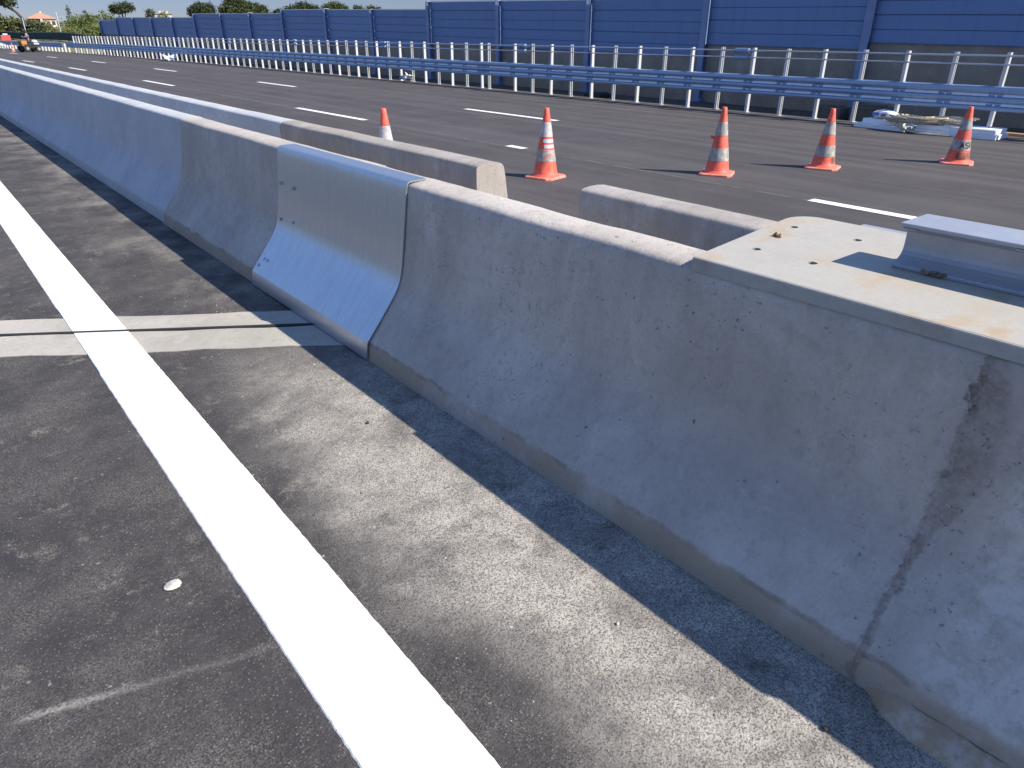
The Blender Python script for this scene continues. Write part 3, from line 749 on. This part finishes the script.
# crumpled white scraps
def scrap(loc, s, label):
    m_ = MB()
    for k in range(7):
        a, b = rnd.uniform(0, 6.28), rnd.uniform(.2, 1.0)
        p = Vector((rnd.uniform(-s,s)*.5, rnd.uniform(-s,s)*.6, s*.25)); u = Vector((math.cos(a), math.sin(a), rnd.uniform(-.2,.5)))*s*.55; w = Vector((-math.sin(a), math.cos(a), b))*s*.28
        nn = u.cross(w).normalized()*.008
        m_.hexa([p-u-w, p+u-w, p+u-w+nn, p-u-w+nn], [p-u+w, p+u+w*1.3, p+u+w*1.3+nn, p-u+w+nn])
    zmin = min(v[2] for v in m_.v); m_.v = [(x, y, z-zmin) for x, y, z in m_.v]
    tag(m_.build('plastic_scrap', M['bag'], None, 0, loc), label, 'scrap', 'white scraps at the guardrail foot')
scrap((13.98, 23.0, 0), .26, 'crumpled white scrap at the foot of a guardrail post near mid picture')
scrap((13.2, 48.6, 0), .42, 'white scrap at the far foot of the guardrail beyond a lane dash')

# stones on the near asphalt
def pebble(loc, r, mat, label, group=None):
    m_ = MB(); m_.ell((0,0,r[2]*.8), r, 12, 8, .10)
    m_.v = [(x, y, max(z, .0005)) for x, y, z in m_.v]
    o = m_.build('stone', M[mat], None, 0, loc); o.rotation_euler.z = rnd.uniform(0, 6)
    return tag(o, label, 'stone', group)
pebble((.24, 1.975, .0005), (.026,.024,.006), 'stone', 'flat pale stone lying on the dark asphalt left of the white line')
pebble((1.345, .423, .0005), (.007,.008,.006), 'darkstone', 'dark chip on the dusty asphalt beside the nearest barrier casting')
pebble((1.21, 2.50, .0005), (.008,.007,.006), 'darkstone', 'dark chip beside the notch of the barrier shadow')
for k in range(8):
    x, y = rnd.uniform(.75, 1.45), rnd.uniform(.3, 4.2); s = rnd.uniform(.0025, .006)
    pebble((x, y, .0003), (s, s*rnd.uniform(.7,1.2), s*.7), rnd.choice(['stone','stone','darkstone']), 'tiny stone chip scattered on the dusty asphalt', 'loose chips on the dusty asphalt')

m_ = MB()
for k in range(900):
    y = .1 + 4.6*rnd.random()**1.4; x = 1.535 - abs(rnd.gauss(0, .16)) if rnd.random() < .75 else rnd.uniform(.75, 1.5)
    if x < .68: continue
    s_ = rnd.choice([.0012,.0016,.002,.0028,.004])*rnd.uniform(.8, 1.2); a = rnd.uniform(0, 6.28); ca, sa = math.cos(a)*s_, math.sin(a)*s_
    h = s_*rnd.uniform(.7, 1.3)
    m_.add([(x+ca, y+sa, .0002), (x-sa*1.2, y+ca*1.2, .0002), (x-ca, y-sa, .0002), (x+sa, y-ca, .0002), (x+ca*.3, y+sa*.5, h), (x-ca*.5, y-sa*.2, h*.9)], [(0,1,4),(1,2,5),(1,5,4),(2,3,5),(3,0,4),(3,4,5)])
gt = NM('loose grit', Roughness=.9); gt.col(gt.mix(gt.ss(gt.noise(60, 2), .35, .65), (.12,.11,.10), (.46,.42,.36)))
tag(m_.build('loose_grit', gt.m, weld=False), kind='stuff')

# ------------------------------------------------------------------ far off: machine, people, fence, poles
M['black'] = plain('black rubber tyre', (.018,.018,.02), .8)
M['yellow'] = plain('orange yellow paint', (.36,.17,.05), .7)
M['whitepaint'] = plain('white paint', (.46,.46,.45), .6)
M['redpaint'] = plain('red paint', (.50,.06,.06), .5)
M['hub'] = plain('pale wheel hub', (.30,.29,.27), .5)
mc = thing('small_work_machine', 'small far off work machine with dark wheels, orange box and pale tank', 'work machine', (10.05, 78.2, 0), R(28)); mc.scale = (.88, .88, .88)
for x, r_ in ((-.52, .33), (.62, .27)):
    for y in (-.42, .42):
        w_ = MB(); w_.lathe([(.09,-.09),(r_*.8,-.10),(r_,-.07),(r_,.07),(r_*.8,.10),(.09,.09)], 20)
        o = w_.build('wheel', M['black'], mc); o.location = (x, y, r_); o.rotation_euler = (R(90), 0, 0)
        h_ = MB(); h_.lathe([(0,-.11),(.14,-.105),(.16,-.06),(.16,.06),(.14,.105),(0,.11)], 14); h_.build('hub', M['hub'], o)
m_ = MB(); m_.box(-.75,.85,-.30,.30,.34,.52); m_.box(-.2,.35,-.26,.26,.52,.72); m_.box(.1,.8,-.34,.34,.56,.66); m_.box(-.14,.24,-.2,.2,.70,.84); m_.build('chassis', M['black'], mc, .03)
m_ = MB(); m_.box(-.85,-.28,-.30,.30,.66,1.02); m_.box(-.80,-.35,-.27,.27,.53,.66); m_.build('front_box', M['yellow'], mc, .05)
m_ = MB(); m_.ell((.70, 0, .92), (.30,.24,.17), 16, 10); m_.box(.45,.98,-.2,.2,.67,.8); m_.build('tank', M['whitepaint'], mc)
m_ = MB(); m_.tube([(-.35,-.25,1.0),(-.22,-.25,1.16),(-.22,.25,1.16),(-.35,.25,1.0)], .02, 6); m_.build('handlebar', M['black'], mc)

def skin_person(name, loc, rz, joints, edges, radii, mat, label):
    me = bpy.data.meshes.new(name); me.from_pydata(joints, edges, [])
    o = bpy.data.objects.new(name, me); COL.objects.link(o); o.location = loc; o.rotation_euler.z = rz
    sk = o.modifiers.new('skin', 'SKIN'); sk.use_smooth_shade = True
    for v, r_ in zip(me.skin_vertices[0].data, radii): v.radius = (r_, r_)
    me.skin_vertices[0].data[0].use_root = True
    ss_ = o.modifiers.new('sub', 'SUBSURF'); ss_.levels = 1; ss_.render_levels = 1
    me.materials.append(mat)
    tag(o, label, 'person'); return o
M['skin'] = plain('skin', (.40,.24,.17), .6)
M['navy'] = plain('dark blue work shirt', (.07,.09,.18), .9)
M['trouser'] = plain('dark trousers', (.035,.035,.045), .9)
M['hair'] = plain('dark hair', (.025,.02,.018), .8)
J = [(0,0,.74),(0,0,.90),(0,0,1.06),(0,0,1.20),(-.02,0,1.30),(-.03,0,1.38),(-.03,0,1.48),
     (0,-.10,.74),(-.32,-.16,.76),(-.34,-.17,.40),(-.46,-.17,.37), (0,.10,.74),(-.32,.16,.76),(-.34,.17,.40),(-.46,.17,.37),
     (0,-.18,1.20),(-.10,-.24,1.00),(-.27,-.20,1.12),(-.34,-.19,1.13), (0,.18,1.20),(-.10,.24,1.00),(-.27,.20,1.12),(-.34,.19,1.13)]
E_ = [(0,1),(1,2),(2,3),(3,4),(4,5),(5,6),(0,7),(7,8),(8,9),(9,10),(0,11),(11,12),(12,13),(13,14),(3,15),(15,16),(16,17),(17,18),(3,19),(19,20),(20,21),(21,22)]
RD = [.13,.125,.14,.12,.055,.085,.09,.09,.07,.05,.045,.09,.07,.05,.045,.06,.045,.035,.035,.06,.045,.035,.035]
th0 = (10.05+.05*math.cos(R(28)), 78.2+.05*math.sin(R(28)), .08)
pr_ = skin_person('person', th0, R(28), J, E_, RD, M['skin'], 'distant person in a dark blue shirt sitting on the small work machine')
def cloth(name, verts, mat, grow):
    ids = {v: i for i, v in enumerate(verts)}
    me = bpy.data.meshes.new(name); me.from_pydata([J[v] for v in verts], [(ids[a], ids[b]) for a, b in E_ if a in ids and b in ids], [])
    o = bpy.data.objects.new(name, me); COL.objects.link(o); o.parent = pr_
    o.modifiers.new('skin', 'SKIN').use_smooth_shade = True
    for v, i in zip(me.skin_vertices[0].data, verts): v.radius = (RD[i]*grow, RD[i]*grow)
    me.skin_vertices[0].data[0].use_root = True
    s_ = o.modifiers.new('sub', 'SUBSURF'); s_.levels = 1; s_.render_levels = 1
    me.materials.append(mat); return o
cloth('shirt', [1,2,3,15,16,17,19,20,21], M['navy'], 1.14)
cloth('trousers', [0,7,8,9,11,12,13], M['trouser'], 1.15)
m_ = MB(); m_.ell((-.010,0,1.49), (.125,.115,.125), 12, 8); m_.build('hair', M['hair'], pr_)

sg = thing('sign_board', 'small red board on thin legs with a white cap at the left edge', 'sign', (9.35, 85.5, 0), R(20))
m_ = MB(); m_.box(-.42,.42,-.03,.03,.85,1.28); m_.build('board', M['redpaint'], sg, .02)
m_ = MB(); m_.box(-.22,.22,-.05,.05,1.285,1.42); m_.build('cap', M['whitepaint'], sg, .04)
for s in (-1, 1):
    m_ = MB(); m_.tube([(s*.36,.034,0),(s*.3,.034,1.25)], .02, 6); m_.build('leg', M['grey'], sg)
wb = MB(); wb.hexa([(-.5,-.12,.55),(.75,-.12,.18),(.75,.12,.18),(-.5,.12,.55)], [(-.5,-.12,.82),(.75,-.12,.45),(.75,.12,.45),(-.5,.12,.82)])
wb.box(-.45,-.36,-.08,.08,0,.56); wb.box(.5,.59,-.08,.08,0,.28)
o = wb.build('ramp_board', M['whitepaint'], None, .02, (9.2, 92.5, 0)); tag(o, 'white sloping board on short feet at the far left edge of the road', 'board')
o.rotation_euler.z = R(15)

fn = thing('mesh_fence', 'dark green mesh fence below the bushes on the far left', 'fence', (0,0,0))
fm = NM('green mesh', Roughness=.8); fm.col(fm.mix(fm.ss(fm.noise(3, 4), .3, .7), (.035,.06,.05), (.055,.08,.075)))
for k in range(24):
    y = 80 + 3*k; y2 = y+3; xA, xB = 18.6+curve(y), 18.6+curve(y2); zA, zB = terrain(xA, y), terrain(xB, y2)
    m_ = MB()
    for q in range(15):
        f = q/15; xx, yy, zz = xA+(xB-xA)*f, y+3*f, zA+(zB-zA)*f; m_.box(xx-.02, xx+.02, yy-.06, yy+.06, zz+.05, zz+.80)
    m_.hexa([(xA,y,zA+.03),(xA+.03,y,zA+.03),(xB+.03,y2,zB+.03),(xB,y2,zB+.03)], [(xA,y,zA+.78),(xA+.03,y,zA+.78),(xB+.03,y2,zB+.78),(xB,y2,zB+.78)])
    m_.build('mesh_panel', fm.m, fn)
    m_ = MB(); m_.box(xA-.04, xA+.04, y-.04, y+.04, zA-.1, zA+.9); m_.build('post', M['grey'], fn)
for (x, y), h, l in (((12.95, 100), 2.6, 'thin grey pole in front of the tiled roof house'), ((16.3, 100), 2.7, 'thin grey pole right of the tiled roof house')):
    z = terrain(x, y); m_ = MB(); m_.lathe([(0,-.1),(.08,-.1),(.07,.4),(.04,h),(.03,h+.03),(0,h+.03)], 10)
    tag(m_.build('pole', M['tube'], None, 0, (x, y, z)), l, 'pole', 'poles along the far verge')
m_ = MB(); m_.ell((0,0,.16), (.42,.5,.2), 14, 8, .08); tag(m_.build('boulder', M['stone'], None, 0, (15.9, 97.5, terrain(15.9, 97.5)-.05)), 'pale boulder on the grass at the foot of the right hand pole', 'boulder')

# ------------------------------------------------------------------ houses far behind
M['render'] = plain('cream render', (.62,.56,.44), .9, 0, .06, .6)
M['tile'] = plain('terracotta tile', (.40,.22,.145), .85, 0, .15, 2)
M['shade'] = plain('dark panes and porch shade', (.05,.05,.055), .5)
M['pink'] = plain('pale pink render', (.52,.44,.42), .9, 0, .06, .6)
def house(loc, rz, w, d, h, roof, label, porch=False, mat='render'):
    t = thing('house', label, 'house', loc, rz)
    m_ = MB(); m_.box(-w/2, w/2, -d/2, d/2, -1, h); m_.build('wall', M[mat], t)
    m_ = MB(); e = .5
    a = [(-w/2-e,-d/2-e,h),(w/2+e,-d/2-e,h),(w/2+e,d/2+e,h),(-w/2-e,d/2+e,h)]
    rg = max(.5, w/2 - d/2); r0, r1 = (-rg, 0, h+roof), (rg, 0, h+roof)
    m_.add(a+[r0, r1], [(0,1,5,4),(1,2,5),(2,3,4,5),(3,0,4),(0,3,2,1)]); m_.build('roof', M['tile'], t)
    m_ = MB(); m_.box(rg-.5, rg-.1, .1, .5, h+roof*.6, h+roof+.5); m_.build('chimney', M[mat], t)
    for x in (.22*w, .40*w):
        m_ = MB(); m_.box(x-.5, x+.5, -d/2-.04, -d/2-.002, h*.45, h*.80); m_.build('window', M['shade'], t)
    if porch:
        m_ = MB(); m_.box(-w/2+.05, -w*.05, -d/2-.06, -d/2-.003, .2, h-.15); m_.build('porch_shade', M['shade'], t)  # dark panel on the solid wall, standing for the shade inside the porch
        m_ = MB(); m_.box(-w*.05, w*.03, -d/2-.5, -d/2-.07, 0, h-.02); m_.build('pillar', M['whitepaint'], t)
    return t
house((44.2, 300, 2.1), R(-8), 8.0, 7.0, 3.3, 1.75, 'cream house with hipped terracotta roof among the bushes', True)
house((58.4, 300, 2.0), R(-8), 3.4, 4, 2.0, .6, 'small tan roofed outbuilding just left of the blue noise barrier')
tb = thing('apartment_building', 'pale pink building far behind the noise barrier between two pines', 'building', (77, 280, 1.9), R(-15))
m_ = MB(); m_.box(-2.6,2.6,-3,3,0,5.0); m_.box(-1.2,1.6,-2,2,5.0,5.9); m_.build('wall', M['pink'], tb)
m_ = MB(); m_.box(-2.9,2.9,-3.3,3.3,5.001,5.15); m_.build('roof', M['tile'], tb)
for x in (-1.6, 0, 1.6):
    m_ = MB(); m_.box(x-.4,x+.4,-3.05,-3.002,2.9,4.1); m_.build('window', M['shade'], tb)

# ------------------------------------------------------------------ trees and bushes
M['bark'] = plain('bark', (.07,.05,.036), .9, 0, .3, 6, .4)
M['pine'] = leafmat('pine needles', (.028,.042,.016), (.085,.098,.036))
M['pine2'] = leafmat('dark pine needles', (.022,.034,.016), (.062,.078,.032))
M['bush'] = leafmat('bush leaves', (.060,.075,.022), (.185,.185,.062))
M['bush2'] = leafmat('green bush leaves', (.050,.080,.024), (.150,.180,.055))
def leaves(blobs, n, size, seed, squash=.7):
    rg = np.random.default_rng(seed); P = []
    vol = np.array([b[3]*b[4]*b[5] for b in blobs])**(2/3); cnt = np.maximum(8, (n*vol/vol.sum()).astype(int))
    for b, k in zip(blobs, cnt):
        nc = max(8, k//14)
        d = rg.normal(size=(nc, 3)); d /= np.linalg.norm(d, axis=1)[:, None]
        cc = d*(rg.uniform(.35, 1.0, (nc, 1))**.6)*np.array(b[3:6]) + np.array(b[:3])
        cc = cc[cc[:, 2] > b[2]-b[5]*squash]
        for c_ in cc: P.append(c_ + rg.normal(size=(14, 3))*size*1.15)
    P = np.concatenate(P); N = len(P)
    u = rg.normal(size=(N, 3)); u /= np.linalg.norm(u, axis=1)[:, None]
    w = np.cross(u, rg.normal(size=(N, 3))); w /= np.linalg.norm(w, axis=1)[:, None]
    s = size*rg.uniform(.5, 1.1, (N, 1)); a = u*s; b = w*s*.6
    V = np.stack([P-a, P-b, P+a, P+b], 1).reshape(-1, 3)
    m_ = MB(); m_.v = V.tolist(); m_.f = [(4*i, 4*i+1, 4*i+2, 4*i+3) for i in range(N)]; m_.sm = [False]*N
    return m_
def tree(name, x, y, blobs, trunk, mat, label, cat, n=1500, size=.3, seed=1, group=None, tr=.3):
    z = terrain(x, y) - .05
    t = thing(name, label, cat, (x, y, z), 0, group)
    bl = [(b[0], b[1], b[2]-z, b[3], b[4], b[5]) for b in blobs]
    leaves(bl, n, size, seed).build('crown', M[mat], t, weld=False)
    m_ = MB()
    tp = [(p[0], p[1], p[2]-z) for p in trunk]; tp[0] = (tp[0][0], tp[0][1], -.2)
    m_.tube(tp, [tr*(1-.55*i/(len(tp)-1)) for i in range(len(tp))], 8)
    for b in bl:
        m_.tube([tp[-2], ((tp[-2][0]+b[0])/2, (tp[-2][1]+b[1])/2, (tp[-2][2]+b[2])/2-.2), (b[0], b[1], b[2])], [tr*.4, tr*.3, tr*.12], 6)
    m_.build('trunk', M['bark'], t)
    return t
GT = 'pines behind the noise barrier'
tree('pine_tree', 46.0, 200, [(0,0,6.4,2.3,2.0,1.0),(-1.1,0,6.1,1.5,1.6,.9),(1.3,.5,6.7,1.5,1.6,.9)], [(0,0,1),(.1,0,3.6),(0,0,5.8)], 'pine2', 'flat topped umbrella pine standing alone above the left end of the noise barrier', 'tree', 3000, .24, 2, GT)
tree('pine_tree', 52.2, 200, [(0,0,5.4,1.0,1.0,1.0)], [(0,0,1),(0,0,3),(0,0,5)], 'pine', 'small round tree showing its tip between the lone pine and the pink building', 'tree', 500, .2, 3, GT, .15)
tree('pine_tree', 57.6, 210, [(0,0,5.0,1.2,1.0,1.0)], [(0,0,1),(0,0,3),(0,0,4.5)], 'bush2', 'pale small tree just right of the pink building', 'tree', 500, .2, 4, GT, .15)
TK = [(0,0,1),(.2,0,3.5),(0,0,5.5)]
tree('pine_tree', 64.2, 200, [(0,0,6.7,2.5,2.2,1.2),(-1.8,0,6.0,1.6,1.8,1.2),(1.6,0,6.5,1.9,1.8,1.2),(0,0,5.0,2.6,2,1.1)], TK, 'pine2', 'broad dark pine left of the tallest tree', 'tree', 5000, .26, 5, GT)
tree('pine_tree', 71.4, 196, [(0,0,7.4,2.9,2.5,2.2),(-2.3,0,6.2,2.0,2,1.9),(2.2,0,6.3,2.2,2,2.0),(.3,0,9.0,2.0,1.6,1.4),(0,0,5,3.4,2,1.4)], TK, 'pine', 'tallest bushy pine rising out of the top of the picture', 'tree', 8000, .27, 6, GT)
tree('pine_tree', 78.8, 203, [(0,0,6.8,2.8,2.3,1.6),(1.9,0,6.0,1.8,2,1.5),(-1.9,0,6.2,1.9,2,1.6),(0,0,5,3.2,2,1.3)], TK, 'pine', 'round pine just right of the tallest one', 'tree', 5600, .27, 7, GT)
tree('pine_tree', 92.0, 204, [(.8,0,7.3,3.3,2.5,1.3),(-2.6,0,6.6,2.4,2,1.2),(3.6,0,6.8,1.8,2,1.2),(-5.2,0,5.9,2.6,2,1.1),(-7.2,0,5.4,1.8,2,.9)], TK, 'pine2', 'low wide pine over the middle of the noise barrier, left of its twin', 'tree', 6500, .28, 8, GT)
tree('pine_tree', 101.4, 203, [(0,0,7.6,2.4,2.2,1.2),(2.2,0,7.1,2.0,1.8,1.1),(-2.0,0,7.1,1.8,1.8,1.2),(0,0,6.2,3.4,2,1)], TK, 'pine', 'low wide pine over the middle of the noise barrier, right of its twin', 'tree', 5200, .28, 9, GT)
tree('pine_tree', 108.6, 203, [(0,0,7.3,1.5,1.5,.9),(0,0,6.4,2.0,1.6,.9)], TK, 'pine2', 'small far pine top, second from the right above the barrier', 'tree', 1800, .26, 10, GT)
tree('pine_tree', 113.4, 203, [(-.7,0,7.3,1.2,1.4,.9),(1.1,0,7.0,1.3,1.4,.8),(0,0,6.3,2.2,1.6,.8)], TK, 'pine', 'rightmost pine top, barely above the barrier cap', 'tree', 2000, .26, 11, GT)
tree('pine_tree', 17.4, 131, [(-4.6,.5,6.9,2.2,1.8,1.2),(-3.0,0,5.9,1.5,1.0,.6),(-6.5,0,6.3,2.0,1.6,1.0),(-1.6,0,5.2,.9,.8,.5)], [(-.35,0,.8),(-.25,0,2.3),(-.45,0,3.3),(-1.0,0,4.1),(-2.0,0,4.8),(-3.2,0,5.5)], 'pine2', 'leaning pine with a bent trunk at the left edge', 'tree', 3400, .24, 12, None, .24)
GB = 'bushes behind the green fence'
bl = [('dark bush below the bent trunk of the leaning pine', 17.3, 133, 2.0, 1.1, 'pine2'), ('olive bush cut by the left edge of the picture', 14.9, 134, 2.4, 1.6, 'bush'), ('light olive bush between the leaning pine and the house', 19.6, 142, 2.0, 1.1, 'bush'),
      ('low olive bush in front of the house pillar', 21.7, 132, 1.9, .45, 'bush'), ('yellowish bush in front of the cream house wall', 23.6, 135, 2.1, .42, 'bush'), ('green bush right of the house behind the right hand pole', 28.3, 150, 2.8, 1.75, 'bush2'),
      ('dark green bush below the two cypress tips', 31.7, 152, 2.8, 1.9, 'bush2'), ('yellow green bush before the small outbuilding', 29.6, 138, 2.3, .9, 'bush'), ('green bush touching the left end of the noise barrier', 33.0, 142, 2.3, 1.0, 'bush2'),
      ('low green bush at the far end of the fence', 26.6, 132, 2.2, .75, 'bush2')]
for i, (l, x, y, r_, h, mt) in enumerate(bl):
    z = terrain(x, y)
    tree('bush', x, y, [(0,0,z+h*.8,r_,r_,h),(-r_*.6,0,z+h*.6,r_*.7,r_,h*.8),(r_*.6,0,z+h*.65,r_*.7,r_,h*.85)], [(0,0,z),(0,0,z+h*.4),(0,0,z+h*.7)], mt, l, 'bush', 3600, .19, 20+i, GB, .08)
for i, (x, y, h, l) in enumerate(((36.0, 205, 5.6, 'taller thin cypress tip above the bushes'), (39.2, 205, 4.9, 'shorter thin cypress tip nearer the noise barrier'))):
    z = terrain(x, y)
    tree('cypress', x, y, [(0,0,z+h*.40,.75,.75,h*.40),(0,0,z+h*.68,.45,.45,h*.25)], [(0,0,z),(0,0,z+1),(0,0,z+2)], 'pine2', l, 'tree', 500, .17, 40+i, 'cypress tips above the bushes', .12)
# far wooded ridge
m_ = MB(); n = 70; v = []
for k in range(n+1):
    x = -150 + 1200*k/n; h = 18 + 5*math.sin(k*.31) + 3*math.sin(k*.83+1) + rnd.uniform(-.6,.6)
    v += [(x, 1500-.15*x, 0), (x, 1530-.15*x, h), (x, 1700-.15*x, h*.6)]
m_.add(v, [(3*k+i, 3*k+3+i, 3*k+4+i, 3*k+1+i) for k in range(n) for i in range(2)], True)
hm = plain('hazy wooded ridge', (.16,.20,.22), .95, 0, .15, .01)
tag(m_.build('hills', hm), kind='structure')

# ------------------------------------------------------------------ light, sky, camera
SV = Vector((.60, -1.06, 1.0)).normalized()
elev = math.asin(SV.z); az = math.atan2(SV.x, SV.y)
sl = bpy.data.lights.new('sun', 'SUN'); sl.energy = 5.0; sl.angle = R(.5); sl.color = (1.0, .92, .805)
so = bpy.data.objects.new('sun', sl); COL.objects.link(so); so.rotation_euler = (-SV).to_track_quat('-Z', 'Y').to_euler()
W = bpy.data.worlds.new('World'); S.world = W; W.use_nodes = True
nt = W.node_tree; bg = nt.nodes['Background']; sk = nt.nodes.new('ShaderNodeTexSky'); sk.sky_type = 'NISHITA'
sk.sun_disc = False; sk.sun_elevation = elev; sk.sun_rotation = az; sk.air_density = 1.0; sk.dust_density = .0; sk.ozone_density = 2.0
# model sky multiplied by elevation: horizon darkened and blued, zenith nearly untouched
tc = nt.nodes.new('ShaderNodeTexCoord'); sx_ = nt.nodes.new('ShaderNodeSeparateXYZ'); nt.links.new(tc.outputs['Generated'], sx_.inputs[0])
mr = nt.nodes.new('ShaderNodeMapRange'); mr.interpolation_type = 'SMOOTHSTEP'; nt.links.new(sx_.outputs[2], mr.inputs['Value'])
mr.inputs['From Min'].default_value = .03; mr.inputs['From Max'].default_value = .42
tm = nt.nodes.new('ShaderNodeMix'); tm.data_type = 'RGBA'; nt.links.new(mr.outputs[0], tm.inputs[0])
tm.inputs[6].default_value = (.205, .245, .41, 1); tm.inputs[7].default_value = (.90, .93, 1.08, 1)
tn = nt.nodes.new('ShaderNodeMix'); tn.data_type = 'RGBA'; tn.blend_type = 'MULTIPLY'; tn.inputs[0].default_value = 1
nt.links.new(tm.outputs[2], tn.inputs[7])
nt.links.new(sk.outputs[0], tn.inputs[6]); nt.links.new(tn.outputs[2], bg.inputs[0]); bg.inputs[1].default_value = .12
cam = bpy.data.cameras.new('camera'); co = bpy.data.objects.new('camera', cam); COL.objects.link(co); S.camera = co
cam.sensor_width = 36; cam.lens = 703/1024*36; cam.clip_end = 5000; cam.clip_start = .02
p, a = R(26.598), R(39.103)
F = Vector((math.sin(a)*math.cos(p), math.cos(a)*math.cos(p), -math.sin(p)))
co.location = (0, 0, 1.55); co.rotation_euler = F.to_track_quat('-Z', 'Y').to_euler()
S.view_settings.view_transform = 'Standard'; S.view_settings.look = 'None'; S.view_settings.exposure = .75; S.view_settings.gamma = 1
S.view_settings.use_curve_mapping = False
S.cycles.max_bounces = 6
